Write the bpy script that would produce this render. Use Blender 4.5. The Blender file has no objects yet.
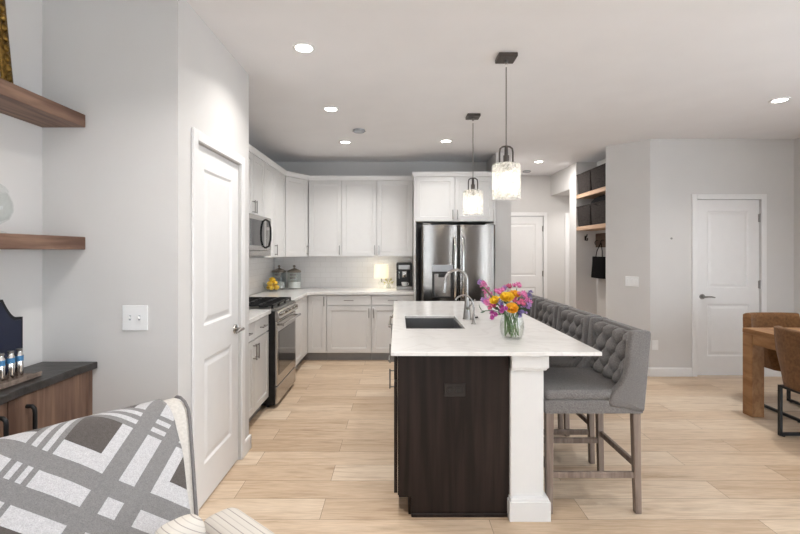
import bpy, bmesh, math, random
from mathutils import Vector, Matrix
PI = math.pi
random.seed(7)
SC = bpy.context.scene
COL = SC.collection

# ------------------------------------------------------------------ camera, world, lights, exposure
cam_d = bpy.data.cameras.new('camera')
cam = bpy.data.objects.new('camera', cam_d); COL.objects.link(cam)
cam.location = (0, 0, 1.448); cam.rotation_euler = (PI/2, 0, 0)
cam_d.sensor_width = 36; cam_d.lens = 450/800*36
cam_d.shift_x = 2.5/800; cam_d.shift_y = -16/800
cam_d.clip_start = .02
SC.camera = cam
SC.view_settings.view_transform = 'Standard'
SC.view_settings.look = 'None'
SC.view_settings.gamma = 1
SC.view_settings.use_curve_mapping = False
SC.view_settings.exposure = 0.70
W = bpy.data.worlds.new('World'); SC.world = W; W.use_nodes = True
W.node_tree.nodes['Background'].inputs[0].default_value = (.75, .86, 1, 1)
W.node_tree.nodes['Background'].inputs[1].default_value = 1.0

def area(name, loc, rot, sx, sy, power, color, shape='RECTANGLE', spread=PI):
    d = bpy.data.lights.new(name, 'AREA'); d.shape = shape; d.size = sx
    if shape == 'RECTANGLE': d.size_y = sy
    d.energy = power; d.color = color; d.spread = spread
    o = bpy.data.objects.new(name, d); COL.objects.link(o); o.location = loc; o.rotation_euler = rot
    return o
DAY = (.86, .94, 1.0)
# daylight through the side patio glazing; unseen rear windows added to light the room
area('daylight_patio', (4.50, .6, 1.25), (0, PI/2, 0), 2.2, 4.2, 50, DAY)
area('rear_fill_one', (-.75, -3.42, 1.45), (PI/2, 0, PI), 1.6, 1.7, 205, DAY)
area('rear_fill_two', (3.98, -3.42, 1.3), (PI/2, 0, PI), 1.0, 2.0, 200, DAY)

CANS = [(-.595, 2.86), (-.605, 4.09), (-.62, 5.33), (.57, 5.28), (2.04, 6.5), (3.27, 3.85), (3.27, .9), (.9, .6), (-.61, 1.40), (3.05, 7.2)]
CAN_W = 7
WARM = (1.0, .97, .935)

# ------------------------------------------------------------------ materials
MATS = {}
def nodes(name):
    m = bpy.data.materials.new(name); m.use_nodes = True
    nt = m.node_tree
    return m, nt, nt.nodes['Principled BSDF']
def N(nt, t, **kw):
    n = nt.nodes.new(t)
    for k, v in kw.items():
        if k.startswith('i_'):
            n.inputs[k[2:].replace('_', ' ')].default_value = v
        else: setattr(n, k, v)
    return n
def ramp(nt, src, stops):
    r = nt.nodes.new('ShaderNodeValToRGB')
    el = r.color_ramp.elements
    while len(el) > 1: el.remove(el[-1])
    el[0].position = stops[0][0]; el[0].color = (*stops[0][1], 1)
    for p, c in stops[1:]:
        e = el.new(p); e.color = (*c, 1)
    nt.links.new(src, r.inputs[0]); return r.outputs[0]
def coords(nt, scale=(1, 1, 1), rot=(0, 0, 0), kind='Object'):
    tc = nt.nodes.new('ShaderNodeTexCoord'); mp = nt.nodes.new('ShaderNodeMapping')
    mp.inputs['Scale'].default_value = scale; mp.inputs['Rotation'].default_value = rot
    nt.links.new(tc.outputs[kind], mp.inputs[0]); return mp.outputs[0]
def mix(nt, fac, a, b, blend='MIX'):
    m = nt.nodes.new('ShaderNodeMix'); m.data_type = 'RGBA'; m.blend_type = blend
    for s, v in ((0, fac), (6, a), (7, b)):
        if isinstance(v, (int, float)): m.inputs[s].default_value = v
        elif isinstance(v, tuple): m.inputs[s].default_value = (*v, 1)
        else: nt.links.new(v, m.inputs[s])
    return m.outputs[2]
def math_n(nt, op, a, b=None):
    m = nt.nodes.new('ShaderNodeMath'); m.operation = op
    for i, v in enumerate((a, b)):
        if v is None: continue
        if isinstance(v, (int, float)): m.inputs[i].default_value = v
        else: nt.links.new(v, m.inputs[i])
    return m.outputs[0]
def bump(nt, p, h, strength=.1, dist=.01):
    b = nt.nodes.new('ShaderNodeBump'); b.inputs['Strength'].default_value = strength; b.inputs['Distance'].default_value = dist
    nt.links.new(h, b.inputs['Height']); nt.links.new(b.outputs[0], p.inputs['Normal'])

def plain(name, col, rough=.5, metal=0, noise=.06, nscale=12, bmp=0, spec=.5, coat=0):
    m, nt, p = nodes(name)
    t = N(nt, 'ShaderNodeTexNoise'); t.inputs['Scale'].default_value = nscale; t.inputs['Detail'].default_value = 3
    nt.links.new(coords(nt), t.inputs['Vector'])
    lo = tuple(c*(1-noise) for c in col); hi = tuple(min(1, c*(1+noise)) for c in col)
    nt.links.new(ramp(nt, t.outputs[0], [(.3, lo), (.7, hi)]), p.inputs['Base Color'])
    p.inputs['Roughness'].default_value = rough; p.inputs['Metallic'].default_value = metal
    p.inputs['Specular IOR Level'].default_value = spec
    p.inputs['Coat Weight'].default_value = coat
    if bmp: bump(nt, p, t.outputs[0], bmp)
    MATS[name] = m; return m
def wood(name, dark, light, scale=(2, 30, 30), rough=.5, contrast=(.35, .7), spec=.4):
    m, nt, p = nodes(name)
    t = N(nt, 'ShaderNodeTexNoise'); t.inputs['Scale'].default_value = 1; t.inputs['Detail'].default_value = 6; t.inputs['Distortion'].default_value = .6
    nt.links.new(coords(nt, scale), t.inputs['Vector'])
    nt.links.new(ramp(nt, t.outputs[0], [(contrast[0], dark), (contrast[1], light)]), p.inputs['Base Color'])
    p.inputs['Roughness'].default_value = rough; p.inputs['Specular IOR Level'].default_value = spec
    bump(nt, p, t.outputs[0], .08); MATS[name] = m; return m
def fabric(name, col, scale=260, noise=.25, rough=.95, sheen=.2, spec=.2):
    m, nt, p = nodes(name)
    t = N(nt, 'ShaderNodeTexNoise'); t.inputs['Scale'].default_value = scale; t.inputs['Detail'].default_value = 2
    nt.links.new(coords(nt), t.inputs['Vector'])
    lo = tuple(c*(1-noise) for c in col); hi = tuple(min(1, c*(1+noise)) for c in col)
    nt.links.new(ramp(nt, t.outputs[0], [(.3, lo), (.7, hi)]), p.inputs['Base Color'])
    p.inputs['Roughness'].default_value = rough; p.inputs['Specular IOR Level'].default_value = spec
    p.inputs['Sheen Weight'].default_value = sheen
    bump(nt, p, t.outputs[0], .25, .004); MATS[name] = m; return m
def emit(name, col, strength):
    m, nt, p = nodes(name)
    p.inputs['Base Color'].default_value = (*col, 1)
    p.inputs['Emission Color'].default_value = (*col, 1); p.inputs['Emission Strength'].default_value = strength
    MATS[name] = m; return m
def thin_glass(name, tint=(.93, .96, .95), ior=1.45, frost=0.0, bumps=0):
    m, nt, p = nodes(name); nt.nodes.remove(p)
    out = nt.nodes['Material Output']
    tr = N(nt, 'ShaderNodeBsdfTransparent'); tr.inputs[0].default_value = (*tint, 1)
    gl = N(nt, 'ShaderNodeBsdfGlossy'); gl.inputs['Roughness'].default_value = .03
    fr = N(nt, 'ShaderNodeLayerWeight'); fr.inputs[0].default_value = .5
    if bumps:
        t = N(nt, 'ShaderNodeTexNoise'); t.inputs['Scale'].default_value = bumps
        nt.links.new(coords(nt), t.inputs['Vector'])
        b = N(nt, 'ShaderNodeBump'); b.inputs['Strength'].default_value = .6; b.inputs['Distance'].default_value = .01
        nt.links.new(t.outputs[0], b.inputs['Height'])
        nt.links.new(b.outputs[0], gl.inputs['Normal']); nt.links.new(b.outputs[0], fr.inputs['Normal'])
    mx = N(nt, 'ShaderNodeMixShader')
    k0 = (ior-1)**2/(ior+1)**2
    refl = math_n(nt, 'ADD', math_n(nt, 'MULTIPLY', math_n(nt, 'POWER', fr.outputs['Facing'], 4), .32), k0)
    nt.links.new(refl, mx.inputs[0]); nt.links.new(tr.outputs[0], mx.inputs[1]); nt.links.new(gl.outputs[0], mx.inputs[2])
    last = mx.outputs[0]
    if frost:
        tl = N(nt, 'ShaderNodeBsdfTranslucent'); tl.inputs[0].default_value = (.95, .95, .93, 1)
        df = N(nt, 'ShaderNodeBsdfDiffuse'); df.inputs[0].default_value = (.9, .9, .88, 1)
        m2 = N(nt, 'ShaderNodeMixShader'); m2.inputs[0].default_value = .4
        nt.links.new(tl.outputs[0], m2.inputs[1]); nt.links.new(df.outputs[0], m2.inputs[2])
        m3 = N(nt, 'ShaderNodeMixShader')
        if bumps:
            nt.links.new(math_n(nt, 'MULTIPLY', math_n(nt, 'POWER', t.outputs[0], 1.5), frost*2.5), m3.inputs[0])
        else: m3.inputs[0].default_value = frost
        nt.links.new(last, m3.inputs[1]); nt.links.new(m2.outputs[0], m3.inputs[2]); last = m3.outputs[0]
    nt.links.new(last, out.inputs[0]); MATS[name] = m; return m

plain('wall_paint', (.665, .648, .635), .85, noise=.015, nscale=3, spec=.2)
plain('ceiling_paint', (.84, .835, .85), .9, noise=.015, nscale=3, spec=.1)
plain('trim_white', (.80, .79, .785), .4, noise=.01)
plain('cabinet_white', (.72, .71, .70), .38, noise=.01)
plain('toe_kick', (.30, .30, .31), .5)
plain('plate_white', (.86, .86, .86), .35, noise=.01)
plain('steel', (.43, .415, .40), .19, 1, noise=.03)
plain('fridge_steel', (.205, .188, .175), .17, 1, noise=.03)
plain('steel_dark', (.33, .32, .31), .3, 1)
plain('chrome', (.75, .74, .72), .12, 1, noise=.02)
plain('nickel', (.31, .295, .28), .28, 1, noise=.04)
plain('bronze', (.095, .082, .075), .4, .7)
plain('black_metal', (.012, .012, .013), .45, .3)
plain('black_plastic', (.014, .013, .013), .3)
plain('black_glass', (.012, .012, .014), .06, spec=.8)
plain('rubber', (.03, .03, .03), .8)
plain('screen_grey', (.42, .44, .47), .2, noise=.02)
plain('sink_steel', (.23, .23, .235), .38, .9, noise=.05)
plain('outlet_brown', (.02, .016, .015), .35, spec=.4)
plain('gold', (.22, .13, .032), .38, .9, noise=.5, nscale=55, bmp=.8)
plain('navy', (.008, .012, .035), .3)
plain('label_blue', (.05, .19, .38), .5)
plain('hook_black', (.015, .014, .014), .5)
plain('ceramic_white', (.85, .84, .82), .25, noise=.01)
plain('lemon', (.90, .55, .03), .45, noise=.12, nscale=60, bmp=.15)
plain('stem_green', (.10, .20, .05), .5, noise=.3)
plain('leaf_green', (.045, .10, .05), .45, noise=.3, nscale=30)
plain('leaf_pale', (.55, .50, .22), .6)
plain('rose_yellow', (.90, .56, .02), .6, noise=.15, nscale=60)
plain('rose_amber', (.88, .42, .02), .6, noise=.15, nscale=60)
plain('petal_pink', (.72, .22, .45), .6, noise=.3, nscale=90)
plain('petal_red', (.62, .13, .24), .6, noise=.3, nscale=90)
plain('petal_magenta', (.48, .08, .33), .6, noise=.3, nscale=90)
plain('petal_lilac', (.50, .30, .60), .6, noise=.3, nscale=90)
plain('petal_blue', (.24, .19, .45), .6, noise=.3, nscale=90)
plain('lid_grey', (.28, .24, .20), .4, .5)
plain('slate_top', (.028, .024, .022), .35, noise=.35, nscale=20, bmp=.3)
plain('linen_cream', (.54, .51, .475), .9, noise=.08, nscale=120, bmp=.1, spec=.2)
plain('piping_grey', (.16, .15, .15), .9)
fabric('stool_grey', (.180, .168, .163), 230, .35)
fabric('basket_weave', (.038, .032, .030), 90, .7, .95, .0, .1)
fabric('tote_black', (.007, .0065, .007), 200, .4, .9, 0, .05)
fabric('suede', (.165, .078, .030), 45, .25, .85, .12)
fabric('lamp_linen', (.92, .89, .80), 200, .05)
wood('dark_espresso', (.012, .0078, .007), (.029, .019, .016), (26, 26, 1.3), .42, spec=.22)
wood('stool_leg_wood', (.17, .125, .10), (.29, .225, .185), (40, 40, 3), .6)
wood('shelf_walnut', (.115, .06, .04), (.27, .165, .115), (30, 2.5, 30), .5)
wood('cabinet_walnut', (.095, .05, .034), (.225, .135, .092), (30, 30, 2.2), .5)
wood('table_oak', (.22, .10, .036), (.38, .205, .09), (20, 3, 14), .5)
wood('niche_oak', (.42, .26, .17), (.62, .43, .30), (30, 3, 30), .5)
wood('rail_brown', (.09, .055, .04), (.15, .10, .07), (30, 3, 30), .5)
emit('can_glow', (1, .95, .88), 14)
emit('bulb_glow', (1, .90, .76), 7)
emit('lamp_glow', (1, .82, .52), 6)
thin_glass('clear_glass', (.955, .97, .965))
thin_glass('water', (.975, .975, .95), 1.33)
thin_glass('pendant_glass', (.97, .97, .96), 1.5, frost=.34, bumps=70)

def m_floor():
    m, nt, p = nodes('oak_plank_floor')
    v0 = coords(nt); sh = N(nt, 'ShaderNodeVectorMath', operation='ADD'); sh.inputs[1].default_value = (.42, -.163, 0); nt.links.new(v0, sh.inputs[0]); v = sh.outputs[0]
    b = N(nt, 'ShaderNodeTexBrick'); b.offset = .37; b.offset_frequency = 2; b.squash = 1
    b.inputs['Scale'].default_value = 1; b.inputs['Brick Width'].default_value = 1.45; b.inputs['Row Height'].default_value = .2057
    b.inputs['Mortar Size'].default_value = .0016; b.inputs['Mortar Smooth'].default_value = .3; b.inputs['Bias'].default_value = 0
    b.inputs['Color1'].default_value = (0, 0, 0, 1); b.inputs['Color2'].default_value = (1, 1, 1, 1); b.inputs['Mortar'].default_value = (.4, .4, .4, 1)
    nt.links.new(v, b.inputs['Vector'])
    # offset the grain per plank
    sep = N(nt, 'ShaderNodeSeparateColor'); nt.links.new(b.outputs['Color'], sep.inputs[0])
    cmb = N(nt, 'ShaderNodeCombineXYZ'); nt.links.new(math_n(nt, 'MULTIPLY', sep.outputs[0], 37), cmb.inputs[0])
    nt.links.new(math_n(nt, 'MULTIPLY', sep.outputs[0], 11), cmb.inputs[2])
    va = N(nt, 'ShaderNodeVectorMath', operation='ADD'); nt.links.new(v, va.inputs[0]); nt.links.new(cmb.outputs[0], va.inputs[1])
    mp = N(nt, 'ShaderNodeMapping'); mp.inputs['Scale'].default_value = (1.6, 17, 1); nt.links.new(va.outputs[0], mp.inputs[0])
    t = N(nt, 'ShaderNodeTexNoise'); t.inputs['Scale'].default_value = 1; t.inputs['Detail'].default_value = 7; t.inputs['Distortion'].default_value = .9; t.inputs['Roughness'].default_value = .62
    nt.links.new(mp.outputs[0], t.inputs['Vector'])
    base = ramp(nt, sep.outputs[0], [(0, (.57, .425, .295)), (.45, (.66, .515, .375)), (1, (.73, .605, .47))])
    grain = ramp(nt, t.outputs[0], [(.26, (.62, .54, .46)), (.42, (.90, .865, .83)), (.55, (1, 1, 1)), (.75, (1.0, .985, .96))])
    c = mix(nt, .9, base, grain, 'MULTIPLY')
    mp2 = N(nt, 'ShaderNodeMapping'); mp2.inputs['Scale'].default_value = (9, 120, 1); nt.links.new(va.outputs[0], mp2.inputs[0])
    t2 = N(nt, 'ShaderNodeTexNoise'); t2.inputs['Scale'].default_value = 1; t2.inputs['Detail'].default_value = 4; nt.links.new(mp2.outputs[0], t2.inputs['Vector'])
    c = mix(nt, .7, c, ramp(nt, t2.outputs[0], [(.3, (.80, .77, .74)), (.6, (1.04, 1.04, 1.04))]), 'MULTIPLY')
    mp3 = N(nt, 'ShaderNodeMapping'); mp3.inputs['Scale'].default_value = (2.2, 9, 1); nt.links.new(va.outputs[0], mp3.inputs[0])
    vo = N(nt, 'ShaderNodeTexVoronoi'); vo.inputs['Scale'].default_value = 1; nt.links.new(mp3.outputs[0], vo.inputs['Vector'])
    c = mix(nt, ramp(nt, vo.outputs['Distance'], [(.0, (.55, .55, .55)), (.12, (.2, .2, .2)), (.22, (0, 0, 0))]), c, (.30, .205, .13))
    c = mix(nt, b.outputs['Fac'], c, (.24, .165, .11))
    nt.links.new(c, p.inputs['Base Color'])
    p.inputs['Roughness'].default_value = .42; p.inputs['Specular IOR Level'].default_value = .35
    bump(nt, p, math_n(nt, 'SUBTRACT', math_n(nt, 'MULTIPLY', t.outputs[0], .25), b.outputs['Fac']), .12, .004)
    MATS['floor'] = m
m_floor()
def m_quartz():
    m, nt, p = nodes('white_quartz')
    t = N(nt, 'ShaderNodeTexNoise'); t.inputs['Scale'].default_value = 2.2; t.inputs['Detail'].default_value = 8; t.inputs['Distortion'].default_value = 2.2
    nt.links.new(coords(nt), t.inputs['Vector'])
    nt.links.new(ramp(nt, t.outputs[0], [(.44, (.80, .785, .765)), (.495, (.745, .725, .705)), (.53, (.81, .795, .775))]), p.inputs['Base Color'])
    p.inputs['Roughness'].default_value = .16; p.inputs['Specular IOR Level'].default_value = .55; MATS['quartz'] = m
m_quartz()
def m_tile():
    m, nt, p = nodes('white_subway_tile')
    tc = N(nt, 'ShaderNodeTexCoord'); sp = N(nt, 'ShaderNodeSeparateXYZ'); cb = N(nt, 'ShaderNodeCombineXYZ')
    nt.links.new(tc.outputs['Object'], sp.inputs[0])
    nt.links.new(math_n(nt, 'ADD', sp.outputs[0], sp.outputs[1]), cb.inputs[0]); nt.links.new(sp.outputs[2], cb.inputs[1])
    b = N(nt, 'ShaderNodeTexBrick'); b.inputs['Scale'].default_value = 1; b.inputs['Brick Width'].default_value = .152; b.inputs['Row Height'].default_value = .076
    b.inputs['Mortar Size'].default_value = .0015
    b.inputs['Color1'].default_value = (.88, .86, .85, 1); b.inputs['Color2'].default_value = (.85, .83, .82, 1); b.inputs['Mortar'].default_value = (.73, .70, .68, 1)
    nt.links.new(cb.outputs[0], b.inputs['Vector']); nt.links.new(b.outputs[0], p.inputs['Base Color'])
    p.inputs['Roughness'].default_value = .2; bump(nt, p, math_n(nt, 'SUBTRACT', 1, b.outputs['Fac']), .15, .003); MATS['tile'] = m
m_tile()
def m_stripe():
    m, nt, p = nodes('ticking_stripe')
    uv = N(nt, 'ShaderNodeUVMap'); uv.uv_map = 'UVMap'
    sp = N(nt, 'ShaderNodeSeparateXYZ'); nt.links.new(uv.outputs[0], sp.inputs[0])
    f = math_n(nt, 'FRACT', math_n(nt, 'MULTIPLY', sp.outputs[0], 1/.022))
    f2 = math_n(nt, 'FRACT', math_n(nt, 'MULTIPLY', sp.outputs[0], 1/.044))
    a = math_n(nt, 'LESS_THAN', f, .16); b2 = math_n(nt, 'GREATER_THAN', f2, .45)
    k = math_n(nt, 'MULTIPLY', a, math_n(nt, 'ADD', .35, math_n(nt, 'MULTIPLY', b2, .4)))
    nt.links.new(mix(nt, k, (.60, .56, .51), (.25, .22, .21)), p.inputs['Base Color'])
    p.inputs['Roughness'].default_value = .95; p.inputs['Specular IOR Level'].default_value = .15; MATS['stripe'] = m
m_stripe()
def m_plaid():
    m, nt, p = nodes('plaid_throw_weave')
    uv = N(nt, 'ShaderNodeUVMap'); uv.uv_map = 'UVMap'
    sp = N(nt, 'ShaderNodeSeparateXYZ'); nt.links.new(uv.outputs[0], sp.inputs[0])
    def axis(s, c, P, d0, d1):
        h = P/2
        d = math_n(nt, 'PINGPONG', math_n(nt, 'SUBTRACT', s, c), h)
        e = math_n(nt, 'SUBTRACT', h, d)
        def rng(x, a, b): return math_n(nt, 'MULTIPLY', math_n(nt, 'GREATER_THAN', x, a), math_n(nt, 'LESS_THAN', x, b))
        g = math_n(nt, 'MAXIMUM', rng(d, .024, .074), math_n(nt, 'MAXIMUM', math_n(nt, 'LESS_THAN', e, .0075), rng(e, .0225, .0375)))
        return g, rng(d, d0, d1)
    gs, ds = axis(sp.outputs[0], .044, .514, .109, .2195)
    gt, dt = axis(sp.outputs[1], .380, .540, .122, .2325)
    g = math_n(nt, 'MAXIMUM', gs, gt); both = math_n(nt, 'MULTIPLY', gs, gt)
    dk = math_n(nt, 'MULTIPLY', ds, dt)
    t = N(nt, 'ShaderNodeTexNoise'); t.inputs['Scale'].default_value = 300; t.inputs['Detail'].default_value = 2
    nt.links.new(uv.outputs[0], t.inputs['Vector'])
    t2 = N(nt, 'ShaderNodeTexNoise'); t2.inputs['Scale'].default_value = 90; t2.inputs['Detail'].default_value = 3
    nt.links.new(uv.outputs[0], t2.inputs['Vector'])
    c = mix(nt, g, (.49, .48, .49), (.21, .203, .201))
    c = mix(nt, math_n(nt, 'MULTIPLY', both, .5), c, (.205, .20, .198))
    c = mix(nt, dk, c, (.10, .088, .082))
    c = mix(nt, .5, c, ramp(nt, t.outputs[0], [(.3, (.6, .6, .6)), (.7, (1.2, 1.2, 1.2))]), 'MULTIPLY')
    c = mix(nt, .6, c, ramp(nt, t2.outputs[0], [(.3, (.85, .85, .85)), (.7, (1.1, 1.1, 1.1))]), 'MULTIPLY')
    nt.links.new(c, p.inputs['Base Color']); p.inputs['Roughness'].default_value = 1; p.inputs['Specular IOR Level'].default_value = .1
    p.inputs['Sheen Weight'].default_value = .15
    bump(nt, p, t.outputs[0], .4, .004); MATS['plaid'] = m
m_plaid()

# ------------------------------------------------------------------ builders
I4 = Matrix.Identity(4)
FACE_BACK = I4                                   # a front that looks towards -Y
FACE_RIGHT = Matrix.Rotation(PI/2, 4, 'Z')       # a front that looks towards +X (its x runs along +Y)
FACE_LEFT = Matrix.Rotation(-PI/2, 4, 'Z')       # a front that looks towards -X (its x runs along -Y)
def T(x, y, z=0): return Matrix.Translation((x, y, z))

class MB:
    def __init__(s, M=None): s.bm = bmesh.new(); s.M = M or I4; s.uv = None
    def merge(s, tmp):
        tmp.transform(s.M)
        me = bpy.data.meshes.new('t'); tmp.to_mesh(me); tmp.free(); s.bm.from_mesh(me); bpy.data.meshes.remove(me); return s
    def box(s, x0, x1, y0, y1, z0, z1, bev=0, seg=2):
        t = bmesh.new(); bmesh.ops.create_cube(t, size=1)
        for v in t.verts:
            v.co = Vector(((x0+x1)/2+v.co.x*(x1-x0), (y0+y1)/2+v.co.y*(y1-y0), (z0+z1)/2+v.co.z*(z1-z0)))
        if bev: bmesh.ops.bevel(t, geom=list(t.edges), offset=bev, segments=seg, profile=.5, affect='EDGES')
        return s.merge(t)
    def prism(s, pts, axis, a, b, bev=0, seg=2):
        """extrude a polygon along an axis: x -> pts are (y,z); y -> (x,z); z -> (x,y)"""
        t = bmesh.new()
        def P(p, d): return {'x': (d, p[0], p[1]), 'y': (p[0], d, p[1]), 'z': (p[0], p[1], d)}[axis]
        A = [t.verts.new(P(p, a)) for p in pts]; B = [t.verts.new(P(p, b)) for p in pts]
        n = len(pts); t.faces.new(A); t.faces.new(B[::-1])
        for i in range(n): t.faces.new((A[i], B[i], B[(i+1) % n], A[(i+1) % n]))
        bmesh.ops.recalc_face_normals(t, faces=t.faces)
        if bev: bmesh.ops.bevel(t, geom=list(t.edges), offset=bev, segments=seg, profile=.5, affect='EDGES')
        return s.merge(t)
    def cyl(s, p0, p1, r0, r1=None, seg=20):
        r1 = r0 if r1 is None else r1
        p0, p1 = Vector(p0), Vector(p1); d = p1-p0
        t = bmesh.new(); bmesh.ops.create_cone(t, cap_ends=True, segments=seg, radius1=r0, radius2=r1, depth=d.length)
        t.transform(Matrix.Translation((p0+p1)/2) @ d.to_track_quat('Z', 'Y').to_matrix().to_4x4())
        return s.merge(t)
    def tube(s, pts, r, seg=10, closed=False):
        pts = [Vector(p) for p in pts]; n = len(pts); t = bmesh.new(); rings = []
        rr = r if isinstance(r, (list, tuple)) else [r]*n
        up = None
        for i, p in enumerate(pts):
            if closed: d = pts[(i+1) % n]-pts[i-1]
            else: d = pts[min(i+1, n-1)]-pts[max(i-1, 0)]
            d.normalize()
            if up is None:
                up = Vector((0, 0, 1)) if abs(d.z) < .9 else Vector((1, 0, 0))
            a = d.cross(up).normalized(); up = a.cross(d).normalized()
            rings.append([t.verts.new(p+(a*math.cos(2*PI*k/seg)+up*math.sin(2*PI*k/seg))*rr[i]) for k in range(seg)])
        for i in range(n if closed else n-1):
            A, B = rings[i], rings[(i+1) % n]
            for k in range(seg): t.faces.new((A[k], A[(k+1) % seg], B[(k+1) % seg], B[k]))
        if not closed: t.faces.new(rings[0][::-1]); t.faces.new(rings[-1])
        bmesh.ops.recalc_face_normals(t, faces=t.faces)
        return s.merge(t)
    def lathe(s, prof, c=(0, 0, 0), seg=32, cap=True):
        t = bmesh.new(); rings = []
        for r, z in prof:
            rings.append([t.verts.new((c[0]+r*math.cos(2*PI*k/seg), c[1]+r*math.sin(2*PI*k/seg), c[2]+z)) for k in range(seg)])
        for A, B in zip(rings, rings[1:]):
            for k in range(seg): t.faces.new((A[k], A[(k+1) % seg], B[(k+1) % seg], B[k]))
        if cap:
            if prof[0][0] > 1e-5: t.faces.new(rings[0][::-1])
            if prof[-1][0] > 1e-5: t.faces.new(rings[-1])
        bmesh.ops.remove_doubles(t, verts=t.verts, dist=1e-6)
        bmesh.ops.recalc_face_normals(t, faces=t.faces)
        return s.merge(t)
    def ball(s, c, r, sc=(1, 1, 1), seg=16, rot=None):
        t = bmesh.new(); bmesh.ops.create_uvsphere(t, u_segments=seg, v_segments=max(6, seg//2), radius=r)
        M = Matrix.Diagonal((*sc, 1))
        if rot is not None: M = rot.to_4x4() @ M
        t.transform(Matrix.Translation(c) @ M); return s.merge(t)
    def grid(s, f, nu, nv, uvf=None, wrap=False):
        """surface from f(i/nu, j/nv)"""
        t = bmesh.new(); V = [[t.verts.new(f(i/nu, j/nv)) for j in range(nv+1)] for i in range(nu+1)]
        lay = t.loops.layers.uv.new('UVMap') if uvf else None
        for i in range(nu):
            for j in range(nv):
                F = t.faces.new((V[i][j], V[i+1][j], V[i+1][j+1], V[i][j+1]))
                if lay:
                    for l, (a, b) in zip(F.loops, ((i, j), (i+1, j), (i+1, j+1), (i, j+1))): l[lay].uv = uvf(a/nu, b/nv)
        return s.merge(t)
    def panels(s, x0, x1, z0, z1, t, pans, prof):
        """slab: front at y=0 (looks -Y), thickness t; pans are (x0,x1,z0,z1) recessed with prof [(inset, depth)...]"""
        b = bmesh.new()
        xs = sorted({x0, x1, *[p[0] for p in pans], *[p[1] for p in pans]}); zs = sorted({z0, z1, *[p[2] for p in pans], *[p[3] for p in pans]})
        def q(*c): b.faces.new([b.verts.new(v) for v in c])
        for i in range(len(xs)-1):
            for j in range(len(zs)-1):
                cx, cz = (xs[i]+xs[i+1])/2, (zs[j]+zs[j+1])/2
                if any(p[0] < cx < p[1] and p[2] < cz < p[3] for p in pans): continue
                q((xs[i], 0, zs[j]), (xs[i+1], 0, zs[j]), (xs[i+1], 0, zs[j+1]), (xs[i], 0, zs[j+1]))
        for p in pans:
            prev = None
            for ins, dep in prof:
                c = [(p[0]+ins, dep, p[2]+ins), (p[1]-ins, dep, p[2]+ins), (p[1]-ins, dep, p[3]-ins), (p[0]+ins, dep, p[3]-ins)]
                if prev:
                    for k in range(4): q(prev[k], prev[(k+1) % 4], c[(k+1) % 4], c[k])
                prev = c
            q(*prev)
        q((x0, 0, z0), (x0, 0, z1), (x0, t, z1), (x0, t, z0)); q((x1, 0, z0), (x1, t, z0), (x1, t, z1), (x1, 0, z1))
        q((x0, 0, z1), (x1, 0, z1), (x1, t, z1), (x0, t, z1)); q((x0, 0, z0), (x0, t, z0), (x1, t, z0), (x1, 0, z0))
        q((x0, t, z0), (x0, t, z1), (x1, t, z1), (x1, t, z0))
        bmesh.ops.remove_doubles(b, verts=b.verts, dist=1e-5)
        bmesh.ops.recalc_face_normals(b, faces=b.faces)
        return s.merge(b)
    def sweep(s, path, prof, closed=False):
        """profile (out, z) swept along a plan polyline, mitred; out is to the right of the travel direction"""
        t = bmesh.new(); n = len(path); rings = []
        P = [Vector(p) for p in path]
        for i in range(n):
            d0 = (P[i]-P[i-1]).normalized() if i > 0 else None
            d1 = (P[i+1]-P[i]).normalized() if i < n-1 else None
            d0 = d0 or d1; d1 = d1 or d0
            n0 = Vector((d0.y, -d0.x)); n1 = Vector((d1.y, -d1.x)); m = (n0+n1).normalized(); k = 1/max(.3, m.dot(n0))
            rings.append([t.verts.new((P[i].x+m.x*k*o, P[i].y+m.y*k*o, z)) for o, z in prof])
        L = len(prof)
        for A, B in zip(rings, rings[1:]):
            for k in range(L): t.faces.new((A[k], A[(k+1) % L], B[(k+1) % L], B[k]))
        t.faces.new(rings[0][::-1]); t.faces.new(rings[-1])
        bmesh.ops.recalc_face_normals(t, faces=t.faces)
        return s.merge(t)
    def build(s, name, mat, parent=None, smooth=None, local=False):
        me = bpy.data.meshes.new(name)
        if parent is not None and not local:
            off = Vector(); q = parent
            while q is not None: off += q.location; q = q.parent
            bmesh.ops.translate(s.bm, verts=s.bm.verts, vec=-off)
        s.bm.to_mesh(me); s.bm.free()
        me.materials.append(MATS[mat])
        if smooth is not None:
            me.polygons.foreach_set('use_smooth', [True]*len(me.polygons))
            if smooth < 180:
                me.set_sharp_from_angle(angle=math.radians(smooth))
        o = bpy.data.objects.new(name, me); COL.objects.link(o)
        if parent is not None: o.parent = parent
        return o

def tag(o, label, cat, group=None):
    o['label'] = label; o['category'] = cat
    if group: o['group'] = group
    return o
def thing(name, label, cat, loc=(0, 0, 0), group=None):
    o = bpy.data.objects.new(name, None); COL.objects.link(o); o.location = loc; o.empty_display_size = .1
    return tag(o, label, cat, group)
def struct(o): o['kind'] = 'structure'; return o
def sroot(name, loc=(0, 0, 0)):
    o = bpy.data.objects.new(name, None); COL.objects.link(o); o.location = loc; o['kind'] = 'structure'; return o
def dup(o, loc=None, rotz=None, label=None, parent=None):
    c = o.copy(); COL.objects.link(c)
    if parent is not None: c.parent = parent
    if loc is not None: c.location = loc
    if rotz is not None: c.rotation_euler = (0, 0, rotz)
    if label: c['label'] = label
    for ch in list(o.children): dup(ch, parent=c)
    return c

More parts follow.
